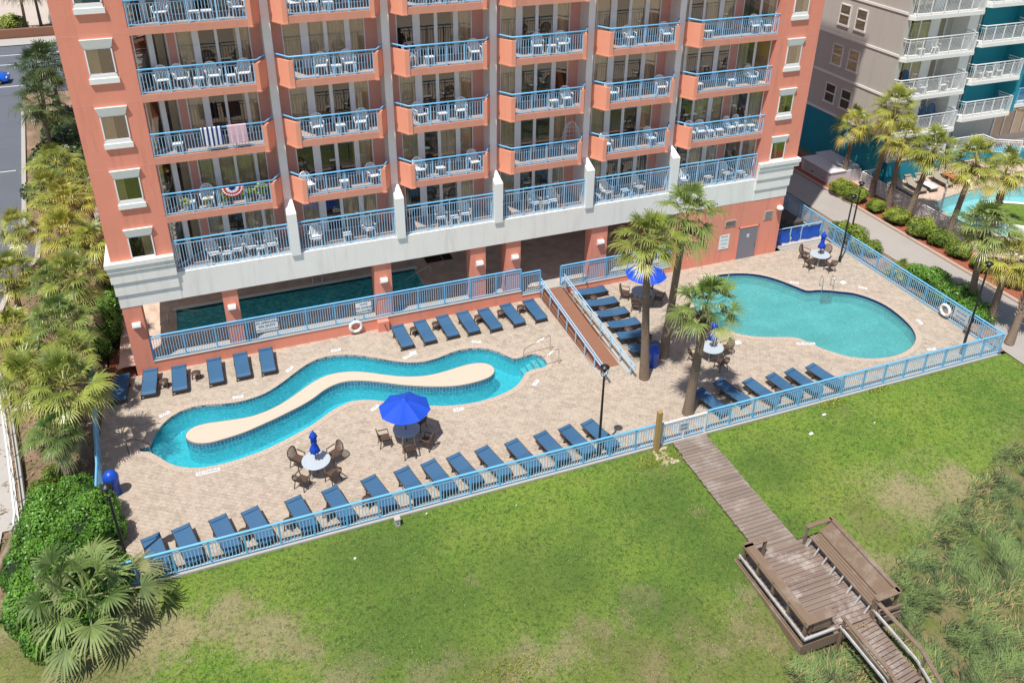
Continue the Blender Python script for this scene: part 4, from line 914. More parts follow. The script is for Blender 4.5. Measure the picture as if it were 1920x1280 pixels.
st = make_small_table('side_table', 'wicker', '.', .46, .38, None, True); us = [False]
for i, (x, y, lb) in enumerate([(8.75, 37.4, 'between the first and second loungers of the long wall row'), (10.0, 37.5, 'between the second and third loungers of the long wall row'), (12.4, 37.35, 'between the fourth and fifth loungers of the long wall row'), (13.75, 37.4, 'between the fifth and sixth loungers of the long wall row'), (15.0, 37.5, 'between the last two loungers of the long wall row'),
        (-2.45, 37.35, 'between the third and fourth loungers by the corner column'), (-3.95, 37.2, 'between the second and third loungers by the corner column'),
        (19.35, 37.05, 'between the first two loungers beside the ramp'), (19.3, 35.8, 'between the second and third loungers beside the ramp'), (19.6, 34.6, 'between the third and fourth loungers beside the ramp'), (19.7, 33.45, 'between the fourth and fifth loungers beside the ramp'), (19.9, 32.3, 'between the last two loungers beside the ramp'),
        (-1.15, 25.95, 'between the third and fourth loungers along the front fence'), (.55, 25.9, 'between the fourth and fifth loungers along the front fence'), (2.1, 25.9, 'between the fifth and sixth loungers along the front fence'), (3.75, 26, 'between the sixth and seventh loungers along the front fence'), (24.1, 26.1, 'between the third and fourth loungers right of the boardwalk')]):
    place(st, us, (x, y, .002), U(0, 3), 'round brown side table ' + lb, 'brown side tables between the loungers')

# ------------------------------------------------------------------ round tables, chairs, umbrellas
def make_round_table(name, label):
    r_ = empty(name, (0, 0, 0), 0, label, 'table')
    b = MB(); b.lathe([(.025, .70), (.58, .70), (.61, .715), (.61, .735), (.59, .745), (.025, .745)], 32, smooth=False); b.build('table_top', 'tabletop', r_)
    for i in range(4):
        t = PI / 4 + i * PI / 2; b = MB(); b.bar((.34 * math.cos(t), .34 * math.sin(t), .7), (.42 * math.cos(t), .42 * math.sin(t), 0), .045, .03); b.build('leg', 'lframe' if 0 else 'conc', r_)
    return r_
rt0 = make_round_table('round_table', '.'); urt = [False]
wc = make_armchair('patio_chair', 'wicker', '.', 'chair', .92); uw = [False]
TB = [('open umbrella table below the river', 6.25, 29.25, [(-1.0, .12, 'leftmost'), (-.15, -.98, 'nearest'), (.72, -.72, 'lower right'), (.75, .65, 'shaded far')]),
      ('closed umbrella table left of it', 2.12, 28.62, [(-.72, .72, 'upper left'), (.86, .5, 'upper right'), (-.72, -.62, 'lower left'), (.55, -.74, 'lower right')]),
      ('closed umbrella table before the large pool', 22.71, 29.97, [(.98, .1, 'right hand'), (0, -.95, 'nearest'), (-.98, 0, 'left hand')]),
      ('closed umbrella table in the fence corner', 34.64, 36.28, [(-.92, -.25, 'left hand'), (.1, -.92, 'nearest'), (-.4, .9, 'far left'), (.85, .45, 'right hand')]),
      ('open umbrella table behind the two palms', 21.98, 36.15, [(-.72, .68, 'upper left'), (.75, .6, 'upper right'), (-.7, -.68, 'lower left'), (.75, -.6, 'lower right')])]
TLAB = ['round table in the shade of the open umbrella below the river', 'pale round table with closed umbrella between river and lounger row', 'pale round table with closed umbrella between palm and large pool', 'pale round table with closed umbrella in the far fence corner', 'round table under the open umbrella behind the two tall palms']
for (lb, x, y, ch), tl in zip(TB, TLAB):
    place(rt0, urt, (x, y, .001), 0, tl, 'round patio tables')
    for dx, dy, w_ in ch:
        place(wc, uw, (x + dx, y + dy, .001), math.atan2(-dy, -dx) + PI / 2 + U(-.15, .15), '%s brown chair at the %s' % (w_, lb), 'brown patio chairs around the tables')
def open_umbrella(x, y, h, label, rim=1.17, rot=.35):
    r_ = empty('patio_umbrella', (x, y, 0), rot, label, 'umbrella'); b = MB(); b.tube([(0, 0, 0), (0, 0, h + .12)], .022, 8); b.build('pole', 'lframe', r_)
    b = MB(); vs = []; n = 8; K = 6
    for i in range(n):
        for j in range(K + 1):
            u = j / K; vs.append((i, j))
    P_ = []
    for i in range(n):
        t0 = 2 * PI * i / n; t1 = 2 * PI * (i + 1) / n
        for j in range(K + 1):
            u = j / K; rr = .06 + (rim - .06) * u; z = h - .46 * u ** 1.25
            for s in range(5):
                f = s / 4; a = Vector((math.cos(t0), math.sin(t0), 0)).lerp(Vector((math.cos(t1), math.sin(t1), 0)), f) * rr
                P_.append((a.x, a.y, z - .06 * u * math.sin(PI * f)))
    fs = []
    for i in range(n):
        o_ = i * (K + 1) * 5
        for j in range(K):
            for s in range(4): fs.append((o_ + j * 5 + s, o_ + j * 5 + s + 1, o_ + (j + 1) * 5 + s + 1, o_ + (j + 1) * 5 + s))
    b.add(P_, fs, True); b.build('canopy', 'umbrella', r_, False)
    b = MB(); b.lathe([(.2, h - .04), (.12, h + .05), (.03, h + .1), (0, h + .16)], 8); b.build('vent_cap', 'umbrella', r_)
    for i in range(8):
        t = 2 * PI * i / 8; b = MB(); b.bar((0, 0, h - .02), (rim * math.cos(t), rim * math.sin(t), h - .475), .015, .015); b.build('rib', 'lframe', r_)
    return r_
def closed_umbrella(x, y, label):
    r_ = empty('patio_umbrella', (x, y, 0), U(0, 3), label, 'umbrella'); b = MB(); b.tube([(0, 0, 0), (0, 0, 2.35)], .022, 8); b.build('pole', 'lframe', r_)
    prof = [(.0, 2.36), (.05, 2.28), (.13, 2.12), (.16, 2.0), (.1, 1.92), (.115, 1.75), (.1, 1.6), (.17, 1.4), (.2, 1.22), (.13, 1.16), (.03, 1.2)]
    vs = []; fs = []; n = 24
    for i, (r, z) in enumerate(prof):
        for k in range(n):
            t = 2 * PI * k / n; q = 1 + .22 * math.cos(8 * t + i * .5) * (r > .06); vs.append((r * q * math.cos(t), r * q * math.sin(t), z + (.05 * math.cos(4 * t) if i > 8 else 0)))
    for i in range(len(prof) - 1):
        for k in range(n): fs.append((i * n + k, i * n + (k + 1) % n, (i + 1) * n + (k + 1) % n, (i + 1) * n + k))
    b = MB(); b.add(vs, fs, True); b.build('folded_canopy', 'umbrella', r_)
    b = MB(); b.lathe([(.11, 1.62), (.125, 1.64), (.11, 1.66)], 12); b.build('strap', 'umbrella', r_); return r_
open_umbrella(6.22, 29.2, 2.42, 'open royal blue umbrella over a table beside the winding river'); open_umbrella(21.95, 35.85, 2.5, 'open royal blue umbrella half hidden behind two tall palms', 1.2, .1)
closed_umbrella(2.12, 28.62, 'closed blue umbrella between the river and the front lounger row'); closed_umbrella(22.71, 29.97, 'closed blue umbrella partly under a short palm by the large pool'); closed_umbrella(34.64, 36.28, 'closed blue umbrella near the blue tarpaulin in the far corner')

# ------------------------------------------------------------------ bins, lamps, signs, life rings
def bin_(x, y, label):
    r_ = empty('litter_bin', (x, y, 0), 0, label, 'bin', 'blue litter bins'); b = MB(); b.lathe([(0, .01), (.25, .01), (.29, .78), (.3, .8), (.3, .84)], 24); b.build('body', 'bin', r_)
    b = MB(); b.lathe([(.3, .84), (.31, .92), (.29, 1.02), (.2, 1.18), (.08, 1.25), (0, 1.26)], 24); b.build('lid', 'bin', r_)
    b = MB(); b.add([(-.13, -.29, .93), (.13, -.29, .93), (.1, -.235, 1.1), (-.1, -.235, 1.1)], [(0, 1, 2, 3)]); b.build('flap', 'black', r_)
bin_(19.55, 30.45, 'blue plastic litter bin with domed lid between two palm trunks'); bin_(-6.0, 30.3, 'blue plastic litter bin with domed lid beside the left fence')
def lamp(x, y, h, label, lean=0):
    r_ = empty('street_lamp', (x, y, 0), 0, label, 'lamp post', 'black lamp posts'); b = MB(); b.tube([(0, 0, 0), (0, 0, .4), (0, 0, .42), (0, 0, h * .45), (0, 0, h - .5)], [.1, .09, .06, .055, .045], 10); b.build('pole', 'black', r_)
    b = MB()
    for s in (-1, 1): b.tube([(0, 0, h - .52), (s * .13, 0, h - .42), (s * .17, 0, h - .22), (s * .12, 0, h - .08)], .016, 6)
    b.build('bracket', 'black', r_)
    b = MB(); b.lathe([(0, h + .12), (.05, h + .1), (.19, h + .03), (.21, h - .01), (.2, h - .03), (.09, h - .05), (0, h - .05)], 20); b.build('lamp_cap', 'black', r_)
    b = MB(); b.lathe([(0, h - .05), (.08, h - .06), (.1, h - .14), (.07, h - .24), (0, h - .26)], 14); b.build('lamp_glass', 'carglass', r_)
lamp(14.05, 25.5, 4.75, 'black lamp post among the front loungers near the boardwalk'); lamp(-5.35, 25.9, 4.2, 'black lamp post rising out of the shrubs at the left corner')
lamp(35.5, 25.75, 5.5, 'black lamp post at the near right corner of the pool deck'); lamp(36.15, 36.1, 4.6, 'black lamp post beside the table in the far fence corner'); lamp(38.5, 38.0, 4.3, 'black lamp post outside the fence by the driveway shrubs')
def life_ring(x, y, z, rz, label, r=.3):
    r_ = empty('life_ring', (x, y, z), rz, label, 'life ring'); b = MB(); n = 28; pts = [(r * math.cos(2 * PI * i / n), -.07, r * math.sin(2 * PI * i / n)) for i in range(n + 1)]; b.tube(pts, .085, 10, False); b.build('ring', 'white', r_)
    b = MB()
    for t in (.8, 2.37, 3.94, 5.5): b.tube([((r - .01) * math.cos(t + d) , -.07, (r - .01) * math.sin(t + d)) for d in (-.08, .08)], .09, 10)
    b.build('rope_band', 'conclt', r_); b = MB(); b.box(-.03, .03, -.02, .02, r - .05, r + .18); b.build('hook', 'black', r_)
life_ring(5.82, YF - .02, .5, 0, 'white life ring hung on the low coral wall under the railing'); life_ring(37.33, 28.75, .55, R(-90), 'white life ring hung on the right fence beside the large pool')
def sign(x, y, z, w, h, rz, lines, label, size, mat='white', tmat='navytext'):
    r_ = empty('sign', (x, y, z), rz, label, 'sign'); b = MB(); b.box(-w / 2, w / 2, -.015, 0, -h / 2, h / 2); b.build('sign_board', mat, r_)
    for i, (s, sz) in enumerate(lines):
        zz = h / 2 - h * (i + .5) / len(lines)
        textmesh(s, sz, 'lettering', tmat, r_, Matrix.Translation((0, -.019, zz)) @ Matrix.Rotation(R(90), 4, 'X'))
    return r_
sign(1.28, YF + .06, 1.5, 1.12, .66, 0, [('NO LIFEGUARD', .17), ('ON DUTY', .19), ('SWIM AT YOUR OWN RISK', .09)], 'white sign reading NO LIFEGUARD ON DUTY on the long blue railing', 1)
sign(6.35, YF + .06, 1.5, .86, .66, 0, [('NOTICE', .11), ('NO DIVING', .175), ('ALLOWED', .185)], 'white sign reading NO DIVING ALLOWED on the long blue railing', 1)
sign(18.1, 25.06, .72, .5, .42, 0, [('POOL', .12), ('RULES', .12)], 'small pale blue notice fixed to the pool gate', 1, 'tabletop')
sign(37.33, 27.75, .75, 1.0, .62, R(-90), [('POOL HOURS', .11), ('NO DIVING', .12)], 'pale notice board on the right fence next to the life ring', 1, 'tabletop')
sign(29.0, YF - .012, 1.45, .72, 1.0, 0, [('POOL RULES', .085), ('NO FOOD OR DRINK', .05), ('SHOWER BEFORE', .055), ('ENTERING', .055)], 'white notice sheet on the coral wall beside the grey door', 1)
dr = empty('service_door', (30.74, YF, 0), 0, 'grey metal door in the coral wall beyond the large pool', 'door')
b = MB(); b.box(-.7, .7, -.03, .0, 0, 2.2); b.build('door_leaf', 'door', dr); b = MB(); b.box(-.76, -.7, -.05, 0, 0, 2.26); b.box(.7, .76, -.05, 0, 0, 2.26); b.box(-.76, .76, -.05, 0, 2.2, 2.26); b.build('door_frame', 'orange', dr)
b = MB(); b.tube([(.58, -.03, 1.0), (.58, -.09, 1.0), (.46, -.09, 1.0)], .018, 6); b.build('handle', 'steel', dr); b = MB(); b.box(-.09, .09, -.037, -.03, 1.5, 1.72); b.build('door_sign', 'white', dr); b = MB(); b.bar((-.06, -.041, 1.54), (.06, -.041, 1.68), .015, .005); b.build('emblem', 'black', dr)
for x, z, w_, h_, lb in ((32.08, 2.81, .62, .6, 'square louvred vent high on the coral wall near its corner'), (29.3, 2.69, .8, .4, 'wide louvred vent in the coral wall above the white notice')):
    r_ = empty('wall_vent', (x, YF, z), 0, lb, 'vent'); b = MB(); b.box(-w_ / 2, w_ / 2, -.035, 0, -h_ / 2, h_ / 2); b.build('frame', 'conc', r_)
    b = MB()
    for i in range(7): zz = -h_ / 2 + .05 + (h_ - .1) * i / 6; b.add([(-w_ / 2 + .05, -.04, zz - .02), (w_ / 2 - .05, -.04, zz - .02), (w_ / 2 - .05, -.055, zz + .02), (-w_ / 2 + .05, -.055, zz + .02)], [(0, 1, 2, 3)])
    b.build('louvres', 'timber', r_)
r_ = empty('wall_lamp', (32.75, YF, 3.3), 0, 'white dome lamp at the right end of the coral wall', 'wall lamp'); b = MB(); b.lathe([(0, .14), (.1, .13), (.2, .03), (.22, -.06), (.2, -.1), (0, -.08)], 16, (0, -.18, 0)); b.build('shade', 'white', r_); b = MB(); b.box(-.05, .05, -.12, 0, -.05, .05); b.build('bracket', 'black', r_)
# tarpaulin screen
tp = empty('tarp_screen', (35.4, 39.3, 0), 0, 'three blue tarpaulins tied on a railing right of the coral wall', 'tarpaulin screen')
for i, (x0, x1) in enumerate(((-1.72, -.78), (-.66, .1), (.2, 1.62))):
    b = MB(); n, mm = 10, 6; vs = []
    for j in range(mm + 1):
        for k2 in range(n + 1):
            u = k2 / n; v_ = j / mm; vs.append((x0 + (x1 - x0) * u + .04 * math.sin(v_ * 5 + i), -.05 - .05 * math.sin(u * 9 + i * 2 + v_ * 2) - .03 * math.sin(v_ * 7), .08 + 1.02 * v_ - .06 * math.sin(PI * u)))
    b.add(vs, [(j * (n + 1) + k2, j * (n + 1) + k2 + 1, (j + 1) * (n + 1) + k2 + 1, (j + 1) * (n + 1) + k2) for j in range(mm) for k2 in range(n)], True); b.build('tarpaulin', 'tarp', tp, False)
for x in (-1.76, -.72, .15, 1.66): b = MB(); b.box(x - .03, x + .03, -.03, .03, 0, 1.15); b.build('post', 'bluelt', tp)
b = MB(); b.tube([(-1.78, 0, 1.15), (1.7, 0, 1.15)], .035, 8); b.build('handrail', 'bluelt', tp)
b = MB(); b.box(-2.3, 1.9, -.35, .1, 0, .07); b.build('kerb', 'conc', tp)
b = MB(); b.box(33.8, 36.4, 40.2, 42.2, 0, .9); b.box(34.0, 35.2, 40.4, 41.8, .9, 1.2); o = b.build('covered_equipment', 'dark'); tag(o, 'dark covered pool equipment stacked behind the blue tarpaulins', 'equipment')
o = sheet('service_yard', rect(33.55, 37.3, 38.63, 47), [], .0, 'drive'); struct(o)
# wood post, hose bib, electric box, litter
b = MB(); b.box(-.1, .1, -.1, .1, -.1, 2.15); b.add([(-.1, -.1, 2.15), (.1, -.1, 2.15), (.1, .1, 2.15), (-.1, .1, 2.15), (0, 0, 2.22)], [(0, 1, 4), (1, 2, 4), (2, 3, 4), (3, 0, 4)]); o = b.build('wooden_post', 'timbery'); o.location = (16.6, 24.85, 0); tag(o, 'square yellowish wooden post beside the pool gate', 'post')
r_ = empty('utility_pedestal', (4.65, 24.62, -.06), 0, 'small pale green utility box on the grass outside the fence', 'utility box'); b = MB(); b.box(-.1, .1, -.1, .1, 0, .34); b.box(-.12, .12, -.12, .12, .34, .4); b.build('cabinet', 'conc', r_); b = MB(); b.box(-.02, .02, -.108, -.1, .15, .22); b.build('latch', 'black', r_)
b = MB()
for x, y, s in ((25.35, 24.2, .12), (2.7, 23.5, .07), (5.9, 24.75, .05), (23.9, 23.3, .14), (27.2, 22.9, .06), (9.5, 23.9, .04)):
    b = MB(); pts = [(x + s * math.cos(t) * U(.6, 1.1), y + s * .6 * math.sin(t) * U(.6, 1.1)) for t in [i * PI / 3 for i in range(6)]]; b.poly(pts, -.04, .02); o = b.build('paper_scrap', 'white'); tag(o, 'small white scrap lying on the mown lawn', 'litter', 'white scraps on the lawn')
for x, lb in ((8.55, 'left of the ramp'), (19.6, 'right of the ramp')):
    r_ = empty('wall_tap', (x if x > 10 else 7.35, YF - (.0 if x > 10 else .36), .3), 0, 'small dark hose tap on the coral wall ' + lb, 'tap'); b = MB(); b.tube([(0, 0, .1), (0, -.12, .1), (0, -.15, .02)], .018, 6); b.build('spout', 'lframe', r_); b = MB(); b.lathe([(0, .16), (.05, .15), (.05, .17), (0, .18)], 10, (0, -.08, 0)); b.build('valve_wheel', 'lframe', r_)

# ------------------------------------------------------------------ boardwalk, seating platform, stairs
struct_ = None
b = MB(); y = 18.25; i = 0
while y < 24.95:
    j_ = U(-.025, .025); x0 = 17.42 if y < 24 else 17.5; b.box(x0 - .01 + j_, 19.22 + j_, y, y + .172, .03, .07 + U(0, .004)); y += .192
o = b.build('boardwalk', 'planks'); tag(o, None, None, None, 'structure')
b = MB(); b.box(17.5, 19.15, 18.3, 24.9, -.03, .035); o = b.build('boardwalk_gap_shade', 'core'); tag(o, None, None, None, 'structure')  # near-black slab added below the boards as shade in the gaps
b = MB(); b.box(16.6, 20.2, 14.5, 18.3, .0, .055); PJ = b
pf = empty('boardwalk_platform', (18.5, 16.4, 0), 0, 'raised wooden deck with benches and rails at the lawn edge', 'wooden platform')
b = MB(); y = -1.98
while y < 1.85: b.box(-1.95, 1.75, y, y + .172, .06, .1 + U(0, .004)); y += .192
b.build('deck_boards', 'planksworn', pf)
o = PJ.build('gap_shade', 'core', pf); o.location = (-18.5, -16.4, 0)  # dark sheet under the platform boards, painted shade for their gaps
b = MB(); b.box(-2.12, -2.0, -2.05, 2.0, -.5, -.02); b.box(-1.98, 1.9, -2.08, -1.99, -.45, .04); b.box(-2.05, -1.97, -2.0, 1.95, -.25, .045); b.box(-2.1, -1.6, -2.2, -2.12, -.75, -.5); b.build('skirt_boards', 'timber', pf)
for x in (-1.95, -.2, 1.7):
    for yy in (-1.95, 0, 1.9): b = MB(); b.box(x - .06, x + .06, yy - .06, yy + .06, -1.15, .045); b.build('pile', 'timber', pf)
# left rail with dark gaps, right bench with leaning back
b = MB(); b.box(-1.98, -1.62, -2.0, 1.72, .93, .97); b.box(-2.03, -1.96, -2.02, 1.75, .86, .93); b.box(-1.62, -.75, -2.0, -1.7, .93, .97); b.box(-1.98, -1.0, 1.6, 1.82, .93, .97); b.build('rail_cap', 'timber', pf)
b = MB(); b.box(-1.72, -1.66, -1.9, 1.65, .3, .9); b.box(-1.6, -.9, -1.92, -1.86, .35, .85); b.build('rail_boards', 'timber', pf)
b = MB(); b.box(-2.14, -2.08, -2.08, 1.75, .42, .5); b.box(-2.12, -.85, -2.16, -2.08, .42, .5); b.build('outer_pipe_rail', 'greyplank', pf)
for yy in (-1.9, -1.0, -.1, .8, 1.68): b = MB(); b.box(-2.0, -1.9, yy - .05, yy + .05, -.2, .93); b.build('post', 'timber', pf)
for x, yy in ((-1.05, 1.68), (-.85, -1.85)): b = MB(); b.box(x - .05, x + .05, yy - .05, yy + .05, .05, .93); b.build('post', 'timber', pf)
bn = empty('slat_bench', (20.0, 16.3, .1), 0, 'long wooden bench with reclined board back on the right of the platform', 'bench')
b = MB()
for i in range(4): b.box(-.55 + i * .13, -.44 + i * .13, -1.75, 1.62, .40, .44)
b.build('seat', 'timber', bn)
b = MB(); b.add([(0, -1.8, .42), (0, 1.7, .42), (.42, 1.7, .9), (.42, -1.8, .9), (.05, -1.8, .4), (.05, 1.7, .4), (.47, 1.7, .88), (.47, -1.8, .88)], [(0, 1, 2, 3), (7, 6, 5, 4), (0, 4, 5, 1), (2, 6, 7, 3), (0, 3, 7, 4), (1, 5, 6, 2)]); b.build('backrest', 'timber', bn)
b = MB(); b.box(.38, .56, -1.95, 1.78, .9, .95); b.box(-.55, .5, -2.0, -1.75, .9, .95); b.box(-.72, .45, 1.62, 1.78, .9, .95); b.build('rail_cap', 'timber', bn)
for i in range(8): yy = -1.7 + i * .46; b = MB(); b.bar((-.5, yy, .4), (-.68, yy, .0), .05, .05); b.build('leg', 'greyplank', bn)
for x, yy in ((-.68, 1.7), (.5, 1.7), (.5, -1.85), (-.52, -1.85), (.5, 0)): b = MB(); b.box(x - .045, x + .045, yy - .045, yy + .045, -.3, .9); b.build('post', 'timber', bn)
b = MB(); b.box(-.5, .62, -2.1, -2.03, .3, .38); b.box(-.5, .7, -2.05, 1.75, -.35, -.05); b.build('skirt_boards', 'timber', bn)
sr = empty('beach_stairs', (18.95, 14.4, 0), math.radians(6), 'worn wooden steps with handrails going down through the dune grass', 'stairs')
# landing then treads
for i in range(15):
    y0 = -.02 - i * .155; z = .06 - i * .03; b = MB(); b.box(-.48, .48, y0 - .14, y0, z - .04, z); b.build('tread', 'planksworn', sr)
for i in range(10):
    y0 = -2.37 - i * .3; z = -.42 - i * .17; b = MB(); b.box(-.48, .48, y0 - .28, y0, z - .045, z); b.build('tread', 'planksworn', sr)
for s, hx in ((-1, -1.02), (1, .56)):
    b = MB(); b.bar((hx, .05, .9), (hx, -2.0, .68), .15, .05); b.bar((hx, -2.0, .68), (hx, -5.2, -1.15), .15, .05); b.build('handrail', 'timber', sr)
    b = MB(); b.bar((hx - .04, .0, .46), (hx - .04, -2.0, .15), .07, .08); b.bar((hx - .04, -2.0, .15), (hx - .04, -5.2, -1.7), .07, .08); b.build('mid_rail', 'greyplank', sr)
    b = MB(); b.bar((s * .53, 0, -.05), (s * .53, -2.3, -.5), .05, .2); b.bar((s * .53, -2.3, -.5), (s * .53, -5.3, -2.2), .05, .2); b.build('stringer', 'timber', sr)
    for yy, zt in ((-.1, .95), (-2.2, .6), (-3.8, -.35)): b = MB(); b.box(hx - .045, hx + .045, yy - .045, yy + .045, -1.6, zt); b.build('post', 'timber', sr)
for y, z, lb in ((14.25, .07, 'top of the steps'), (12.5, -.35, 'lower steps')):
    b = MB()
    for i in range(12): x_ = 18.72 + U(0, .4); y_ = y + U(-.08, .08); b.box(x_, x_ + .05, y_, y_ + .04, z, z + .012)
    o = b.build('anti_slip_patch', 'timbery'); tag(o, 'faded yellow chequer patch painted at the ' + lb, 'marking')

# ------------------------------------------------------------------ vegetation
def leafmesh(name, V, F, T):
    m = bpy.data.meshes.new(name); m.from_pydata(V, [], F); m.update(); setattr_color(m, 'tint', T); return m
def fan_crown(seed, nf=36, Rr=1.0, nl=20, low=-45, leaf=1.0, droop=.35, split=False):
    rg = random.Random(seed); V = []; F = []; T = []
    for i in range(nf):
        az = i * 2.39996 + rg.uniform(-.25, .25); u = (i + rg.uniform(.1, .9)) / nf
        el = R(82 - (82 - low) * u ** .85 + rg.uniform(-8, 8))
        h = Vector((math.cos(az), math.sin(az), 0)); d = h * math.cos(el) + Vector((0, 0, math.sin(el)))
        pl = Rr * rg.uniform(.34, .74); a0 = Vector((0, 0, .05 + .12 * (1 - u))); side = d.cross(Vector((0, 0, 1)));
        side = side.normalized() if side.length > .05 else Vector((-h.y, h.x, 0)); w = .014
        sag = Vector((0, 0, -.10 * pl * math.cos(el)))
        pts = [a0, a0 + d * pl * .5, a0 + d * pl + sag]; dd = (pts[2] - pts[1]).normalized(); base = len(V)
        for p in pts: V += [tuple(p - side * w), tuple(p + side * w)]; T += [(.6, .35, 0)] * 2
        F += [(base, base + 1, base + 3, base + 2), (base + 2, base + 3, base + 5, base + 4)]
        hub = pts[2]; nrm = side.cross(dd).normalized(); tint = rg.random() * .8 + .1; yel = .55 if u > .86 else (.15 if u > .6 else .04)
        Lf = Rr * rg.uniform(.55, .72) * leaf; sp = R(rg.uniform(78, 112)); fold = rg.uniform(.1, .45)
        for k in range(nl):
            t = (k / (nl - 1)) * 2 - 1; ang = t * sp; L_ = Lf * (1 - .32 * abs(t) ** 2.2) * rg.uniform(.78, 1.12)
            ld = (dd * math.cos(ang) + side * math.sin(ang) + nrm * fold * abs(math.sin(ang))).normalized()
            ls = ld.cross(nrm).normalized(); g_ = Vector((0, 0, -1)); dr = droop * rg.uniform(.6, 1.5) * L_
            wid = Lf * sp / nl * .95
            p1 = hub + ld * L_ * .40 + g_ * dr * .08; p2 = hub + ld * L_ * .78 + g_ * dr * .38; p3 = hub + ld * L_ * .98 + g_ * dr * rg.uniform(.8, 1.25)
            b0 = len(V); tt = max(0, min(1, tint + rg.uniform(-.3, .3)))
            V += [tuple(hub), tuple(p1 - ls * wid * .47), tuple(p1 + ls * wid * .47), tuple(p2 - ls * wid * .3), tuple(p2 + ls * wid * .3), tuple(p3)]
            T += [(tt * .7, yel * .5, 0), (tt, yel, 0), (tt, yel, 0), (min(1, tt + .15), yel + .08, 0), (min(1, tt + .15), yel + .08, 0), (1, min(1, yel + .5), 0)]
            F += [(b0, b0 + 1, b0 + 2), (b0 + 1, b0 + 3, b0 + 4, b0 + 2), (b0 + 3, b0 + 5, b0 + 4)]
    return leafmesh('fan_crown', V, F, T)
def skirt_mesh(seed, n=34, r=.9):
    rg = random.Random(seed); V = []; F = []; T = []
    for i in range(n):
        az = rg.uniform(0, 2 * PI); h = Vector((math.cos(az), math.sin(az), 0)); s = Vector((-h.y, h.x, 0)); z = rg.uniform(-.5, .05); L_ = r * rg.uniform(.35, .9)
        p0 = h * .14 + Vector((0, 0, z)); p1 = p0 + h * L_ * .5 + Vector((0, 0, -.05 - L_ * .2)); p2 = p0 + h * L_ * rg.uniform(.6, .85) + Vector((0, 0, -L_ * rg.uniform(.6, 1.0)))
        for q in range(3 if i % 2 else 1):
            off = s * rg.uniform(-.2, .2) * (q > 0); w = rg.uniform(.015, .035); b = len(V)
            V += [tuple(p0 - s * w), tuple(p0 + s * w), tuple(p1 + off - s * w), tuple(p1 + off + s * w), tuple(p2 + off * 1.6)]; t = rg.random(); T += [(t, .2, 0)] * 5
            F += [(b, b + 1, b + 3, b + 2), (b + 2, b + 3, b + 4)]
    return leafmesh('dead_fronds', V, F, T)
def boots_mesh(seed, length, r0, n):
    rg = random.Random(seed); b = MB()
    for i in range(n):
        z = -length * (i / n) - rg.uniform(0, .06); az = i * 2.39996; h = Vector((math.cos(az), math.sin(az), 0)); s = Vector((-h.y, h.x, 0)); c = h * r0 + Vector((0, 0, z))
        tip = c + h * rg.uniform(.09, .2) + Vector((0, 0, rg.uniform(.16, .30))); w = rg.uniform(.04, .07)
        b.add([c - s * w, c + s * w, c - h * .05 + s * w * .8 + Vector((0, 0, .1)), c - h * .05 - s * w * .8 + Vector((0, 0, .1)), tip - s * w * .35, tip + s * w * .35], [(0, 1, 5, 4), (1, 2, 5), (2, 3, 4, 5), (3, 0, 4)])
    return b.mesh('leaf_boots')
CR = [fan_crown(11, 34, 1.1, 22, -38, .84, .42), fan_crown(12, 30, 1.1, 22, -48, .86, .5), fan_crown(13, 38, 1.08, 20, -36, .8, .4), fan_crown(14, 28, 1.1, 22, -48, .9, .55), fan_crown(15, 26, 1.05, 22, -22, .85, .45)]
SK = [skirt_mesh(1), skirt_mesh(2, 46)]
BT = [boots_mesh(3, 1.2, .15, 42), boots_mesh(4, 2.6, .17, 90)]
crowncache = {}
def crown_obj(ci, mat, parent, scale, rz, z):
    key = (ci, mat)
    if key not in crowncache:
        m = CR[ci].copy(); m.materials.clear(); m.materials.append(M[mat]); crowncache[key] = m
    o = bpy.data.objects.new('crown', crowncache[key]); C.objects.link(o); o.parent = parent; o.location = z; o.rotation_euler = (U(-.1, .1), U(-.1, .1), rz); o.scale = (scale, scale, scale * U(.9, 1.05)); return o
def palm(base, hub, Rr, ci, mat, label, r0=.19, r1=.14, skirt=0, boots=0, group='palm trees', bend=.0):
    Rr *= .76; z0 = base[2] if len(base) > 2 else -.05; r_ = empty('palm_tree', (base[0], base[1], z0), 0, label, 'palm tree', group)
    d = Vector((hub[0] - base[0], hub[1] - base[1], hub[2] - z0)); n = 10; pts = []; rs = []; ph = rnd() * 6
    for i in range(n + 1):
        t = i / n; q = t + bend * math.sin(PI * t); pts.append((d.x * q, d.y * q + .03 * math.sin(t * 5 + ph), d.z * t)); rs.append((r0 + .07 * (1 - t) ** 6 + (r1 - r0) * t) * (1 + .04 * math.sin(t * 40 + ph)))
    b = MB(); b.tube(pts, rs, 12); b.build('trunk', 'trunk', r_)
    crown_obj(ci, mat, r_, Rr, U(0, 6), d)
    if skirt:
        o = me_obj('dead_fronds', SK[skirt - 1], None, r_); o.location = d; o.rotation_euler = (0, 0, U(0, 6)); o.scale = (Rr * .6,) * 3
        if not SK[skirt - 1].materials: SK[skirt - 1].materials.append(M['deadfrond'])
    if boots:
        m = BT[boots - 1]
        if not m.materials: m.materials.append(M['deadfrond2'])
        o = bpy.data.objects.new('leaf_boots', m); C.objects.link(o); o.parent = r_; o.location = d * .985; o.rotation_euler = d.to_track_quat('Z', 'Y').to_euler(); 
    return r_
M['deadfrond2'] = plain('old_leaf_bases', (.30, .235, .18), .95, var=.45, scale=7)
_m = me_obj
def me_obj(name, mesh, mat, parent=None):
    if mat: mesh.materials.clear(); mesh.materials.append(mat)
    o = bpy.data.objects.new(name, mesh); C.objects.link(o)
    if parent: o.parent = parent
    return o
palm((18.64, 29.71), (18.15, 29.7, 7.8), 2.0, 0, 'palm', 'tall left palm of the pair standing by the ramp and the bin', .21, .16, 2, 1)
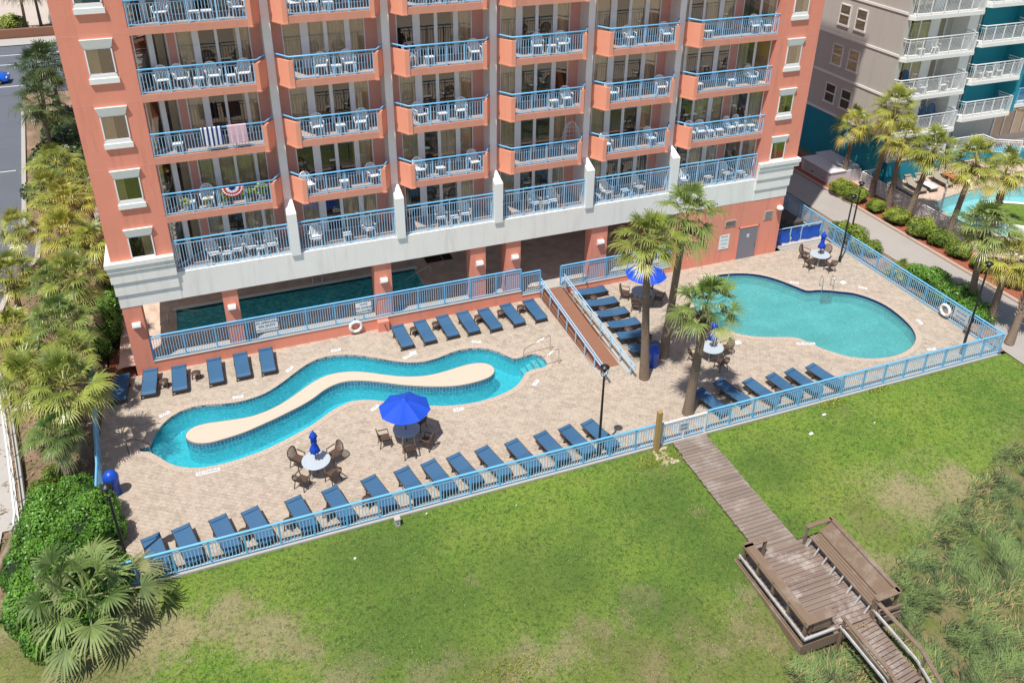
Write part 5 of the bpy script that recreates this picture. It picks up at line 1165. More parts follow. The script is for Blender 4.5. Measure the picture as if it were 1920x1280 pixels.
palm((20.47, 30.99), (20.95, 31.0, 7.85), 2.3, 1, 'palmg', 'tallest right palm of the pair standing behind the blue bin', .22, .15, 1, 0, bend=-.08)
palm((19.27, 26.52), (19.5, 26.55, 5.75), 2.1, 4, 'palmg', 'shorter palm leaning over the closed umbrella near the front fence', .22, .17, 2, 1)
NP = [((44.98, 46.3), (45.02, 46.3, 4.5), 1.75, 3, 'palmy', 'single palm beside the grey equipment housing in the mulch strip', 1, 0), ((44.95, 43.3), (45.35, 43.2, 6.7), 1.9, 0, 'palmy', 'tallest palm of the mulch strip by the white fence', 2, 1), ((44.7, 41.3), (44.75, 41.3, 5.2), 2.0, 1, 'palmy', 'palm with a ragged brown neck second along the white fence', 2, 1),
      ((44.3, 39.2), (45.4, 39.2, 5.0), 2.0, 2, 'palmy', 'slanting palm third along the white fence', 1, 1), ((44.06, 35.5), (44.9, 35.5, 5.7), 2.0, 0, 'palmy', 'stout slanting palm with a knotted trunk before the neighbour pool', 2, 1), ((49.6, 36.5), (49.2, 36.5, 4.0), 1.95, 3, 'palmy', 'palm growing on the grass island of the neighbour pool', 2, 2),
      ((39.6, 29.1), (38.95, 29.1, 5.2), 2.0, 2, 'palmg', 'palm with dark neck just outside the right fence corner', 2, 1), ((39.25, 27.4), (39.3, 27.4, 4.1), 1.75, 1, 'palmy', 'low yellowish palm behind the lamp at the right corner', 1, 0), ((38.7, 25.6), (40.0, 26.3, 3.9), 1.6, 3, 'palmy', 'thick booted palm leaning out of the right edge', 2, 2)]
for bs, hb, rr, ci, mt, lb, sk_, bo in NP: palm(bs, hb, rr * 1.12, ci, mt, lb, .2, .15, sk_, bo)
LP_ = [((-7.6, 30.9), (-7.75, 31.5, 2.5), 1.4, 3, 'palmg', 'ragged palm with a mass of old leaf bases behind the shrub mass'), ((-9.2, 36.4), (-9.3, 36.9, 2.8), 1.5, 1, 'palmy', 'tawny palm between the pipe rail and the left fence'), ((-7.3, 35.9), (-7.3, 36.2, 3.2), 1.5, 2, 'palm', 'green palm pressed against the blue left fence'), ((-8.0, 34.2), (-8.8, 34.3, 3.4), 1.95, 1, 'palmy', 'broad yellow green palm nearest the white pipe rail'), ((-7.2, 32.6), (-7.25, 33.0, 3.7), 2.1, 0, 'palm', 'large palm whose crown overhangs the blue left fence', ), ((-9.9, 39.0), (-10.1, 39.9, 2.9), 1.7, 3, 'palmy', 'low orange tipped palm at the left picture edge'),
       ((-7.6, 38.0), (-7.85, 38.6, 3.5), 1.95, 2, 'palmg', 'green palm halfway along the left fence'), ((-6.4, 42.0), (-7.4, 41.2, 4.4), 1.8, 0, 'palm', 'slanting palm close to the hotel corner column'), ((-8.6, 41.8), (-8.4, 41.6, 3.9), 1.75, 1, 'palmg', 'palm beside the slanting one left of the hotel'),
       ((-10.8, 44.0), (-10.75, 44.6, 3.3), 1.9, 2, 'palmy', 'palm with tawny fronds by the curved paving'), ((-6.9, 45.0), (-6.8, 45.4, 4.2), 1.9, 3, 'palm', 'palm brushing the white band of the hotel tower'), ((-8.4, 46.8), (-8.2, 46.6, 4.3), 2.0, 0, 'palmy', 'bright palm directly behind the slanting one'),
       ((-11.6, 49.2), (-10.9, 49.7, 3.8), 1.6, 1, 'palm', 'small palm over the parking lot corner'), ((-8.6, 50.8), (-8.5, 50.8, 4.3), 2.2, 2, 'palmy', 'full yellow green palm beside the hotel windows'), ((-9.8, 54.2), (-9.6, 54.5, 3.8), 2.0, 0, 'palmy', 'dense palm further back along the hotel side'),
       ((-10.2, 60.4), (-10.0, 60.6, 3.2), 2.2, 3, 'palmy', 'bright spiky palm at the end of the dark hedge'), ((-8.2, 57.0), (-8.0, 57.4, 3.0), 1.7, 1, 'palm', 'drooping palm low against the hotel side'),
       ((-11.3, 68.5), (-11.3, 68.5, 5.2), 2.4, 1, 'palmdk', 'dark shaded palm above the hedge by the parking lot'), ((-12.6, 76.5), (-12.2, 76.8, 5.5), 2.6, 2, 'palmdk', 'dark green palm in front of the street'), ((-10.9, 74.0), (-10.9, 74.0, 6.5), 2.5, 0, 'palmdk', 'second dark green palm nearer the hotel wall'),
       ((-18.4, 115.1), (-18.1, 115.1, 5.2), 3.0, 0, 'palmdk', 'far palm at the left of the sandy lot'), ((-17.0, 117.0), (-16.9, 117.0, 5.4), 3.0, 1, 'palmdk', 'far palm at the right of the sandy lot')]
for i, (bs, hb, rr, ci, mt, lb) in enumerate(LP_): palm(bs, (hb[0], hb[1], hb[2] + .15), rr * 1.02, ci, mt, lb, .17, .14, 1 if i % 2 else 2, 1 if i % 3 == 0 else 0)
# low fan palm in the shrubs, near left corner
CR.append(fan_crown(33, 24, 1.15, 26, -6, .7, .95)); palm((-6.4, 23.9), (-6.45, 23.9, 1.15), 3.0, 5, 'palmlow', 'big low fan palm spreading over the shrubs at the front left corner', .2, .18, 0, 0)
palm((38.5, 33.2), (38.4, 33.25, .35), 1.1, 3, 'palm', 'dwarf fan palm between the two hedges outside the right fence', .1, .1)

def leaf_cloud(seed, blobs, n, size, tip=.15, core=True, up=.0):
    rg = random.Random(seed); V = []; F = []; T = []; wts = [b[3] * b[4] + b[3] * b[5] for b in blobs]; tot = sum(wts)
    for i in range(n):
        q = rg.random() * tot; k = 0
        while q > wts[k] and k < len(wts) - 1: q -= wts[k]; k += 1
        cx, cy, cz, rx, ry, rz = blobs[k]
        z = rg.uniform(-.35, 1); a = rg.uniform(0, 2 * PI); s = math.sqrt(max(0, 1 - z * z)); nv = Vector((s * math.cos(a), s * math.sin(a), z))
        dn = noise.noise((cx + nv.x * 1.7, cy + nv.y * 1.7, nv.z * 1.7 + seed)); rr = (1 + .28 * dn) * rg.uniform(.84, 1.08)
        p = Vector((cx + nv.x * rx * rr, cy + nv.y * ry * rr, cz + nv.z * rz * rr))
        if p.z < 0: continue
        inside = False
        for j, (bx, by, bz, sx, sy, sz) in enumerate(blobs):
            if j != k and ((p.x - bx) / sx) ** 2 + ((p.y - by) / sy) ** 2 + ((p.z - bz) / sz) ** 2 < .6: inside = True; break
        if inside: continue
        d = (nv + Vector((rg.uniform(-.9, .9), rg.uniform(-.9, .9), rg.uniform(-.5, .9)))).normalized(); s_ = d.orthogonal().normalized(); s_ = (Matrix.Rotation(rg.uniform(0, 6), 3, d) @ s_); u_ = d.cross(s_)
        L_ = size * rg.uniform(.7, 1.4); w = L_ * .38; b = len(V)
        V += [tuple(p - s_ * L_ * .5), tuple(p + u_ * w), tuple(p + s_ * L_ * .6), tuple(p - u_ * w)]; F.append((b, b + 1, b + 2, b + 3))
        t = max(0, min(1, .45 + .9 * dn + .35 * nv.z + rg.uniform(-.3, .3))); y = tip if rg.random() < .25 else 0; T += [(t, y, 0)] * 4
    return leafmesh('foliage', V, F, T)
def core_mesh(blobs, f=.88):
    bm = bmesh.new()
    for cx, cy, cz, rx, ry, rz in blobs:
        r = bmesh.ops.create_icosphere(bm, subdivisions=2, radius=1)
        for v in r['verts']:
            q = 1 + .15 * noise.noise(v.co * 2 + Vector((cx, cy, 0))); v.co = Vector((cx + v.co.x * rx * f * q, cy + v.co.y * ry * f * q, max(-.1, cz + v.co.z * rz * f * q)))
    m = bpy.data.meshes.new('shade_core'); bm.to_mesh(m); bm.free(); return m
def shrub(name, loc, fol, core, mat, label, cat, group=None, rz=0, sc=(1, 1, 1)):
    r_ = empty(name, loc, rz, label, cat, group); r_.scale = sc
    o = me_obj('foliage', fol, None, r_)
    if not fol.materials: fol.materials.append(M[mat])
    o = me_obj('shade_core', core, None, r_)  # solid near-black core, added for the shade between the leaves
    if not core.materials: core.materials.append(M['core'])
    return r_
RB = [[(0, 0, .55, .85, .8, .62)], [(0, 0, .5, .8, .85, .6), (.3, .2, .6, .5, .5, .45)]]
rf_ = [leaf_cloud(50 + i, RB[i], 5200, .075) for i in range(2)]; rc = [core_mesh(b) for b in RB]
for i, (x, y, s, lb) in enumerate([(43.1, 44.4, .95, 'half hidden behind the two lamp heads'), (43.3, 43.15, 1.0, 'beside the first palm of the mulch strip'), (43.5, 41.2, .76, 'small and nearly spherical between two palm trunks'), (43.55, 39.25, 1.0, 'third along the mulch strip'), (43.65, 37.1, 1.1, 'fused left half of the widest clipped pair'), (43.95, 35.75, 1.02, 'fused right half of the widest clipped pair'), (43.8, 34.05, .92, 'below the stout slanting palm'), (43.75, 32.2, .82, 'partly behind the dark palm neck near the fence corner'), (43.95, 30.2, .95, 'lowest along the mulch strip')]):
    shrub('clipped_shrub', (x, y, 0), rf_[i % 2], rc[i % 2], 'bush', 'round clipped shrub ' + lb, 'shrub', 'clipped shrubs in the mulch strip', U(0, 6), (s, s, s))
def hedge(loc, blobs, n, size, mat, label, seed, cat='hedge'):
    return shrub('hedge', loc, leaf_cloud(seed, blobs, n, size), core_mesh(blobs), mat, label, cat)
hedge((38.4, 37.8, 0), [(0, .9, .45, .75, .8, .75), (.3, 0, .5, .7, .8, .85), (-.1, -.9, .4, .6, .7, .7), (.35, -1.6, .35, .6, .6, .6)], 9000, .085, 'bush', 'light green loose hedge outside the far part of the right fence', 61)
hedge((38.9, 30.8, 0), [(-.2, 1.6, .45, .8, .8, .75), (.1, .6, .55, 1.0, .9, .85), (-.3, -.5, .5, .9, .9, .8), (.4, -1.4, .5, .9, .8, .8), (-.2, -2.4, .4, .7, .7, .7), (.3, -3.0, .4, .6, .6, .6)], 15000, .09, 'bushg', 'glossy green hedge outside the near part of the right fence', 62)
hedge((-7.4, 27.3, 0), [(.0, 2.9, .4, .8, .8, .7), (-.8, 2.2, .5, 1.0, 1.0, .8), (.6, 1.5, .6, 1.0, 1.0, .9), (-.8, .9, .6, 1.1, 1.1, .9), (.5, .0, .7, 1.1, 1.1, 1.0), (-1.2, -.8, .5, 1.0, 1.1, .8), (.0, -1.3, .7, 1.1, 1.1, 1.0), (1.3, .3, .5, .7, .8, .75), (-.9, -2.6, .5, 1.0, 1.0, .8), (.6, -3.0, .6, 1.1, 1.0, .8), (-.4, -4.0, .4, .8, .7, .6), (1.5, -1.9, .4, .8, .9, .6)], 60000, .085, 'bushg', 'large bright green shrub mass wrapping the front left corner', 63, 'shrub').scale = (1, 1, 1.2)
hedge((-9.2, 70.5, 0), [(-1.5, 4.5, 1.1, 2, 2.4, 1.6), (-.6, 1, 1.2, 2, 2.6, 1.7), (-1.6, -2.5, 1.0, 2, 2.4, 1.5), (-.6, -5.6, .9, 1.8, 2.2, 1.3), (-2, -8, .7, 1.5, 1.8, 1.1), (.6, -1, 1, 1.4, 2.4, 1.4)], 16000, .22, 'palmdk', 'dark tangled hedge filling the strip between parking lot and hotel', 64)
hedge((-6.9, 41.8, 0), [(.3, .5, .7, .7, 1.0, 1.3), (.4, 2.3, .7, .7, 1.0, 1.3), (-.1, -.9, .5, .6, .7, .9), (.3, 4.2, .8, .7, 1.1, 1.4)], 9000, .09, 'bushg', 'dark green shrub growing against the hotel corner', 65, 'shrub')
hedge((-8.9, 31.3, 0), [(0, 0, .25, .5, .5, .4), (.4, .9, .2, .4, .5, .35)], 1600, .08, 'bush', 'small yellowish shrub on the bare soil by the left palms', 66, 'shrub')
hedge((-7.6, 30.2, 0), [(0, 0, .2, .7, .6, .4)], 1200, .09, 'bush', 'thin grassy shrub beside the rear of the green shrub mass', 69, 'shrub')
hedge((-19.7, 115.4, 0), [(0, 0, .9, 1.4, 1.2, 1.4)], 2500, .18, 'bush', 'round yellow topped shrub at the edge of the sandy lot', 67, 'shrub')
hedge((41.6, 30.1, 0), [(0, 0, .3, .5, .5, .4)], 900, .08, 'bushg', 'stray low shrub at the driveway edge', 68, 'shrub') if 0 else None
# grasses
def blades(name, spots, mat, label, cat):
    V = []; F = []; T = []
    for x, y, z, h, az, lean, w, t, ty in spots:
        dx, dy = math.cos(az) * lean, math.sin(az) * lean; sx, sy = -math.sin(az) * w, math.cos(az) * w; b = len(V)
        V += [(x - sx, y - sy, z), (x + sx, y + sy, z), (x + dx * .4 - sx * .7, y + dy * .4 - sy * .7, z + h * .6), (x + dx * .4 + sx * .7, y + dy * .4 + sy * .7, z + h * .6), (x + dx, y + dy, z + h * .95)]
        T += [(t, ty * .3, 0), (t, ty * .3, 0), (t, ty, 0), (t, ty, 0), (min(1, t + .2), ty, 0)]; F += [(b, b + 1, b + 3, b + 2), (b + 2, b + 3, b + 4)]
    m = leafmesh(name, V, F, T); o = me_obj(name, m, M[mat]); tag(o, label, cat, None, 'stuff'); return o
sp = []
tries = 0
while len(sp) < 36000 and tries < 130000:
    tries += 1
    x = U(13.8, 33); y = U(8.6, 19.6)
    if 16.2 < x < 20.9 and 14.1 < y < 18.6: continue
    if 18.3 < x < 19.8 and y < 14.5: continue
    wv = dune_w(x, y)
    if rnd() > wv or wv < .1: continue
    cl = noise.noise((x * .9, y * .9, 31)); dens = noise.noise((x * .35, y * .35, 8))
    if rnd() > .6 + 1.5 * cl: continue
    az0 = 2.5 * noise.noise((x * .5, y * .5, 3)) + .2; z = gz(x, y)
    h = U(.06, .30) * (1 + .5 * cl) * (.5 + .5 * wv)
    sp.append((x, y, z, h, az0 + U(-1.1, 1.1), h * U(.8, 2.2), U(.011, .021), max(0, min(1, .42 + 1.1 * cl + 1.2 * noise.noise((x * 2.6, y * 2.6, 3)) + U(-.35, .35))), .85 if rnd() < (.08 - dens * .6) else .05))
for _ in range(260):
    x = U(21.3, 32); y = U(12, 18.9); 
    if dune_w(x, y) < .3: continue
    sp.append((x, y, gz(x, y), U(.4, .75), U(0, 6.28), U(.1, .5), .008, .4, .15))
blades('dune_grass', sp, 'dune', 'long bluish green dune grass in the seaward right corner', 'grass')
sp = []
for _ in range(70000):
    x = U(-9.5, 36); y = U(10.5, 24.9)
    if dune_w(x, y) > .5 or (16.4 < x < 20.9 and 14 < y < 18.6) or (17.3 < x < 19.3 and y > 18): continue
    if x < 22.5 and y < 22.4 - (x + 9.2) * .38: continue
    n_ = noise.noise((x * .6, y * .6, 2)); dr_ = blob(DRY, x, y, 1.1)
    sp.append((x, y, gz(x, y), U(.02, .055), U(0, 6.28), U(.01, .06), .011, max(0, min(1, .5 + n_ + U(-.4, .4))), 1 if rnd() < dr_ else (.4 if rnd() < .04 else 0)))
blades('turf_grass', sp, 'turf', 'mown turf blades covering the lawn in front of the fence', 'grass')
sp = []
for cx, cy, r, n_ in ((16.35, 24.3, .9, 500), (26.3, 24.75, .6, 300), (29.3, 24.85, .5, 150), (6.6, 17.0, 1.0, 300), (19.4, 31.1, .2, 60)):
    for _ in range(n_):
        a = U(0, 6.28); q = r * math.sqrt(rnd()); x = cx + q * math.cos(a) * 1.4; y = cy + q * math.sin(a) * .5
        sp.append((x, min(y, 24.95) if cy < 25 else y, 0 - .04, U(.05, .16), U(0, 6.28), U(.03, .12), .016, U(.5, 1), .3))
blades('weed_tufts', sp, 'bush', 'bright green weeds along the foot of the front fence', 'weeds')
b = MB()
for _ in range(70):
    x, y = U(16.4, 17.2), U(23.9, 24.9); r = U(.03, .11); b.lathe([(0, r * .6), (r * .6, r * .45), (r, 0)], 6, (x, y, -.06), False)
o = b.build('pale_stones', 'sand'); tag(o, 'scatter of pale stones beside the head of the boardwalk', 'stones', None, 'stuff')
sp = []
V = []; F = []; T = []
for _ in range(5200):
    x = U(-12.5, -5.3); y = U(29, 62)
    if x > -6.7 and y < 38.8: continue
    a = U(0, 6.28); s = U(.04, .16); d = Vector((math.cos(a), math.sin(a), U(-.1, .3))) * s; n_ = Vector((-d.y, d.x, 0)) * .3; p = Vector((x, y, U(-.03, .05))); bq = len(V)
    V += [tuple(p - d), tuple(p - n_), tuple(p + d), tuple(p + n_)]; F.append((bq, bq + 1, bq + 2, bq + 3)); T += [(rnd(), U(0, .7), 0)] * 4
m = leafmesh('leaf_litter', V, F, T); o = me_obj('leaf_litter', m, M['deadfrond']); tag(o, 'brown leaf litter on the soil under the left palms', 'leaf litter', None, 'stuff')

# ------------------------------------------------------------------ ground surfaces around
struct(sheet('driveway', [(39.7, 61), (39.7, 27.5), (37.9, 25.3), (37.6, 18), (44, 18), (42.62, 30), (42.62, 61)], [], -.01, 'drive'))
b = MB(); b.box(42.62, 42.84, 26, 61, -.05, .12); struct(b.build('driveway_kerb', 'kerb'))
struct(sheet('mulch_bed', rect(42.84, 45.55, 24, 61), [], .03, 'mulch'))
struct(sheet('mulch_bed', [(-6.6, 38.4), (-6.6, 41.5), (-5.3, 41.5), (-5.3, 38.75), (-5.25, 37.3), (-6.5, 37.3)], [], -.02, 'mulch'))
struct(sheet('sand_patch', [(-6.0, 39.3), (-5.1, 39.3), (-2, 39.0), (-3.4, 44), (-6, 45)], [], .0, 'sand')) if 0 else None
struct(sheet('parking_lot', [(-60, 46), (-12.6, 46), (-12.3, 50), (-11.2, 53.5), (-11.4, 56.5), (-12.6, 59.5), (-13.1, 64), (-15.4, 84), (-16.2, 90), (-60, 90)], [], .0, 'asphalt'))
b = MB()
for p, q in (((-11.2, 53.5), (-11.4, 56.5)), ((-11.4, 56.5), (-12.6, 59.5)), ((-12.6, 59.5), (-13.1, 64)), ((-13.1, 64), (-15.4, 84)), ((-12.3, 50), (-11.2, 53.5)), ((-12.6, 46), (-12.3, 50))): b.bar((*p, .06), (*q, .06), .3, .14)
struct(b.build('parking_kerb', 'conclt'))
struct(sheet('street', rect(-400, 400, 86, 110), [], -.02, 'asphalt')) if 0 else struct(sheet('street', [(-400, 90.0), (-10, 90.0), (-10, 109.5), (-400, 109.5)], [], .012, 'asphalt'))
b = MB(); 
for y in (92.9, 101.3, 105.3): b.box(-120, -11, y, y + .18, .014, .02)
b.box(-40, -14.3, 69.5, 69.62, .004, .01)
struct(b.build('road_markings', 'markpaint'))
struct(sheet('far_pavement', rect(-400, 0, 109.5, 112.8), [], .1, 'conclt'))
b = MB(); b.box(-400, 0, 113, 113.6, 0, 1.1); o = b.build('low_boundary_wall', 'rampfloor'); tag(o, 'low reddish brown wall between the street and the sandy lot', 'wall')
struct(sheet('sandy_lot', rect(-400, 30, 113.6, 190), [], .12, 'sandlot'))
fence('boundary_rail', [(-40, 114.2), (-10, 114.2)], 1.0, 'thin dark rail along the edge of the sandy lot', 'fence', 2.5, 'black', 'black', .12, dense=.5)
struct(sheet('alley', rect(-8.3, -5.2, 57, 90), [], .0, 'drive'))
b = MB(); b.box(-8.75, -8.45, 62, 90, 0, 1.3); o = b.build('alley_wall', 'conc'); tag(o, 'plain concrete wall beside the hotel at the upper left', 'wall')
struct(sheet('concrete_path', [(-60, 29.6), (-9.45, 29.6), (-10.2, 33.5), (-11.0, 37.7), (-11.8, 41), (-14, 44), (-60, 44)], [], .02, 'conclt'))
b = MB(); y = 20.0
for i in range(70):
    x0 = -24 + i * .205; b.add([(x0, 22, .05), (x0 + .19, 22, .05), (x0 + .19 , 29.6, .05), (x0, 29.6, .05)], [(0, 1, 2, 3)]) if x0 + .2 < -9.9 else None
o = b.build('plank_walk', 'greyplank', None, False); struct(o)
struct(sheet('sand_strip', [(-30, 18), (-9.6, 22.2), (-8.9, 25.2), (-8.3, 29), (-9.35, 29.6), (-9.9, 27), (-10.6, 25), (-30, 20)], [], .0, 'sand')) if 0 else None
b = MB(); b.tube([(-10.6, 24.9, .1), (-10.15, 26.5, .14), (-9.75, 28, .16), (-9.42, 29.5, .15)], .17, 10); o = b.build('timber_log', 'timber'); tag(o, 'thick weathered timber log edging the grey plank walk', 'log')
pr = empty('pipe_rail', (-9.4, 29.4, 0), 0, 'white pipe handrail along the concrete path at the left edge', 'railing')
pts = [Vector(p) for p in ((0, 0, 0), (-.75, 4, 0), (-1.6, 8.3, 0), (-2.6, 12, 0))]
for hz, rr in ((1.0, .045), (.62, .03), (.3, .03)):
    b = MB(); b.tube([p + Vector((0, 0, hz)) for p in pts], rr, 8); b.build('pipe', 'white', pr)
for i in range(9): t = i / 8 * 3; k = min(2, int(t)); p = pts[k].lerp(pts[k + 1], t - k); b = MB(); b.bar(p, p + Vector((0, 0, 1)), .05, .05); b.build('post', 'white', pr)
b = MB(); b.tube([pts[0] + Vector((0, 0, 1)), pts[0] + Vector((-.05, -.3, .8)), pts[0] + Vector((-.05, -.35, .4)), pts[0] + Vector((0, -.1, .1))], .045, 8); b.build('pipe', 'white', pr)
b = MB()
for p, q in zip(pts, pts[1:]): b.bar(p + Vector((.22, 0, .06)), q + Vector((.22, 0, .06)), .22, .2)
o = b.build('path_kerb', 'conclt', None); o.location = pr.location; struct(o)

# ------------------------------------------------------------------ cars
def car(x, y, rz, mat, label, suv=False):
    r_ = empty('parked_car', (x, y, .02), rz, label, 'car'); h = 1.72 if suv else 1.38
    lo = [(-2.25, .35), (-2.3, .7), (-2.2, .95), (-1.2, 1.02), (1.0, .98), (1.9, .85), (2.25, .62), (2.28, .35)]
    b = MB()
    secs = []
    for x_, zt in ((-2.28, .62), (-2.2, .93), (-1.6, 1.0), (-.6, 1.0), (.6, .98), (1.3, .94), (1.95, .8), (2.25, .58)):
        w = .9 - .12 * (abs(x_) / 2.3) ** 4; secs.append([(x_, -w, .3), (x_, -w - .0, zt * .7), (x_, -w + .1, zt), (x_, 0, zt + .05), (x_, w - .1, zt), (x_, w, zt * .7), (x_, w, .3)])
    n = 7; vs = [p for s in secs for p in s]; fs = [(i * n + j, i * n + j + 1, (i + 1) * n + j + 1, (i + 1) * n + j) for i in range(len(secs) - 1) for j in range(n - 1)] + [tuple(range(n)), tuple(reversed(range(len(vs) - n, len(vs))))]
    b.add(vs, fs, True); body = b.build('body', mat, r_)
    b = MB(); a, c, d, e = (-1.9, -1.5, .25, 1.15) if suv else (-1.5, -.8, .35, 1.2)
    vs = [(a, -.78, .95), (e, -.78, .93), (d, -.6, h - .06), (c, -.6, h - .06), (a, .78, .95), (e, .78, .93), (d, .6, h - .06), (c, .6, h - .06)]
    b.add(vs, [(0, 1, 2, 3), (7, 6, 5, 4), (1, 5, 6, 2), (4, 0, 3, 7)]); b.build('windows', 'carglass', r_)
    b = MB(); b.add([(c - .03, -.62, h - .07), (d + .03, -.62, h - .07), (d + .03, .62, h - .07), (c - .03, .62, h - .07), (c, -.5, h), (d - .05, -.5, h), (d - .05, .5, h), (c, .5, h)], [(4, 5, 6, 7), (0, 1, 5, 4), (1, 2, 6, 5), (2, 3, 7, 6), (3, 0, 4, 7)], True); b.build('roof', mat, r_)
    for xx_ in (-1.4, 1.4):
        for s in (-1, 1):
            b = MB(); vs = []; b.tube([(xx_, s * .72, .32), (xx_, s * .92, .32)], .33, 16); wh = b.build('wheel', 'tyre', r_); b = MB(); b.tube([(xx_, s * .9, .32), (xx_, s * .93, .32)], .19, 12); b.build('rim', 'steel', wh)
    for s in (-1, 1): b = MB(); b.box(2.1, 2.2, s * .62 - .16, s * .62 + .16, .58, .7); b.build('headlight', 'white', r_)
car(-20.0, 94.7, 0, 'carblue', 'bright blue car on the street at the left picture edge'); car(-15.4, 119.6, R(-80), 'carsilver', 'silver car parked on the sandy lot behind the hotel', True)

# ------------------------------------------------------------------ neighbour hotel and its pool
nb = empty('grey_condominium', (56, 52, 0), 0, 'grey and teal neighbouring building with white balconies', 'building')
def W(b, name, mat, parent=None):
    o = b.build(name, mat, parent or nb)
    if not parent: o.location = (-56, -52, 0)
    return o
b = MB(); b.box(46.6, 54.0, 47.3, 75, 3.75, 21); b.box(46.6, 47.0, 45.2, 47.31, 3.75, 21); W(b, 'wall', 'grey_bld'); b = MB(); b.box(53.3, 54.25, 45.9, 49, 0, 21); W(b, 'corner_pier', 'white')
b = MB(); b.box(46.585, 54.0, 47.2, 75, -.1, 3.7); b.box(46.585, 47.05, 45.18, 47.2, -.1, 3.7); W(b, 'base_wall', 'teal')
b = MB(); b.box(54.0, 57.2, 48.2, 75, .0, 21); W(b, 'wall', 'grey_bld'); b = MB(); b.box(57.2, 60.6, 48.0, 75, 3.8, 21); b.box(60.5, 61.0, 46.3, 75, 3.8, 21); b.box(61, 75, 49, 75, 3.8, 21); W(b, 'teal_wall', 'teal')
b = MB(); b.box(57.2, 75, 48.1, 75, 0, 3.8); W(b, 'wall', 'grey_bld')
b = MB()
for z in (3.7, 6.72, 9.78, 12.75, 15.75, 18.75): b.box(46.54, 46.62, 45.14, 75.0, z, z + .16)
W(b, 'string_course', 'white')
for z0, z1 in ((10.75, 12.2), (7.68, 9.15), (4.65, 6.05), (13.7, 15.15)):
    for y0, y1 in ((50.65, 51.75), (48.88, 49.95), (56.0, 57.1), (58.5, 59.6)):
        b = MB(); b.box(46.57, 46.62, y0, y1, z0, z1); o = W(b, 'window', 'dark')
        f = MB(); 
        for a, c_ in ((y0 - .05, y0 + .05), (y1 - .05, y1 + .05)): f.box(46.53, 46.6, a, c_, z0 - .1, z1 + .05)
        f.box(46.53, 46.6, y0, y1, z1 - .03, z1 + .05); f.box(46.5, 46.6, y0 - .08, y1 + .08, z0 - .14, z0); f.box(46.53, 46.6, y0, y1, (z0 + z1) / 2 - .05, (z0 + z1) / 2 + .05); f.build('frame', 'white', o)
        g_ = MB(); g_.add([(46.555, y0, z0), (46.555, y1, z0), (46.555, y1, z1), (46.555, y0, z1)], [(0, 1, 2, 3)]); g_.build('pane', 'glass', o, False)
def nbalc(x0, x1, yf, yb, z, rail='whiterail', furn=True):
    b = MB(); b.poly([(x0, yb), (x0 - .0, yf + .35), (x0 + .25, yf), (x1, yf), (x1, yb)], z - .28, z); o = W(b, 'balcony', 'white')
    def sub(bb, n, m): return bb.build(n, m, o)
    path = [(x0 + .05, yf + 1.2), (x0 + .05, yf + .38), (x0 + .28, yf + .06), (x1 - .05, yf + .06), (x1 - .05, yf + 1.4)]
    h = MB(); h.tube([(*p, z + 1.33) for p in path], .045, 6); sub(h, 'handrail', rail)
    for p, q in zip(path, path[1:]):
        b = MB(); p = Vector((*p, z)); q = Vector((*q, z)); n = max(2, int((q - p).length / .13)); u = Vector((0, 0, 1))
        b.bar(p + u * .08, q + u * .08, .035, .035); b.bar(p + u * 1.15, q + u * 1.15, .035, .035)
        for i in range(1, n): t = p.lerp(q, i / n); b.bar(t + u * .08, t + u * 1.15, .02, .02)
        sub(b, 'balusters', rail)
    for i in range(6): x = x0 + .28 + (x1 - .33 - x0) * i / 5; b = MB(); b.box(x - .03, x + .03, yf + .03, yf + .09, z, z + 1.33); sub(b, 'post', rail)
def nglass(x0, x1, y, z, h, cuts):
    b = MB(); b.box(x0, x1, y + .03, y + .1, z, z + h); o = W(b, 'glass_door', 'dark'); f = MB()
    for c_ in cuts: X = x0 + (x1 - x0) * c_; f.box(X - .06, X + .06, y - .04, y + .03, z, z + h)
    f.box(x0, x1, y - .04, y + .03, z + h - .08, z + h); f.build('frame', 'white', o)
    g_ = MB(); g_.add([(x0, y, z), (x1, y, z), (x1, y, z + h), (x0, y, z + h)], [(0, 1, 2, 3)]); g_.build('pane', 'glass', o, False)
    cu = MB(); vs = []; n = 24
    for i in range(n + 1): vs += [(x0 + (x1 - x0) * (.5 + .5 * i / n), y + .02 + .006 * math.sin(i * 2), z), (x0 + (x1 - x0) * (.5 + .5 * i / n), y + .02 + .006 * math.sin(i * 2), z + h)]
    cu.add(vs, [(2 * i, 2 * i + 2, 2 * i + 3, 2 * i + 1) for i in range(n)]); cu.build('curtain', 'curtain', o, False)
for z in (3.85, 6.8, 9.75, 12.7, 15.65):
    nbalc(46.7, 53.25, 44.75, 47.3, z); nglass(47.15, 50.4, 46.6, z, 2.6, (0, .12, .4, .7, 1)); nglass(51.3, 52.6, 47.28, z, 2.6, (0, .5, 1))
    b = MB(); b.box(50.45, 51.2, 46.55, 47.3, z, z + 2.65); W(b, 'door_panel', 'white')
    b = MB(); b.box(47.0, 50.44, 46.75, 47.3, z - .3, z + 2.66); W(b, 'wall', 'dark')
    nbalc(55.1, 60.3, 46.0, 48.1, z + .03); nglass(54.6, 57.1, 48.18, z + .03, 2.6, (0, .3, .65, 1))
    b = MB(); b.box(53.15, 54.35, 45.75, 46.0, z - .28, z + .6); W(b, 'pier_block', 'white')
    nbalc(61.2, 66, 47.2, 49.0, z + .05, 'blue')
nglass(54.9, 57.0, 48.15, .9, 2.2, (0, .5, 1)); nglass(61.5, 66, 48.05, .9, 2.2, (0, .25, .5, .75, 1))
b = MB(); b.box(47.6, 53, 44.9, 47.15, -.05, 1.7); b.box(53, 60, 46.3, 48.0, -.05, 1.0); o = W(b, 'terrace_block', 'teal')
b = MB(); b.box(47.4, 52.9, 44.85, 47.1, 1.7, 1.74); W(b, 'terrace_floor', 'conclt')
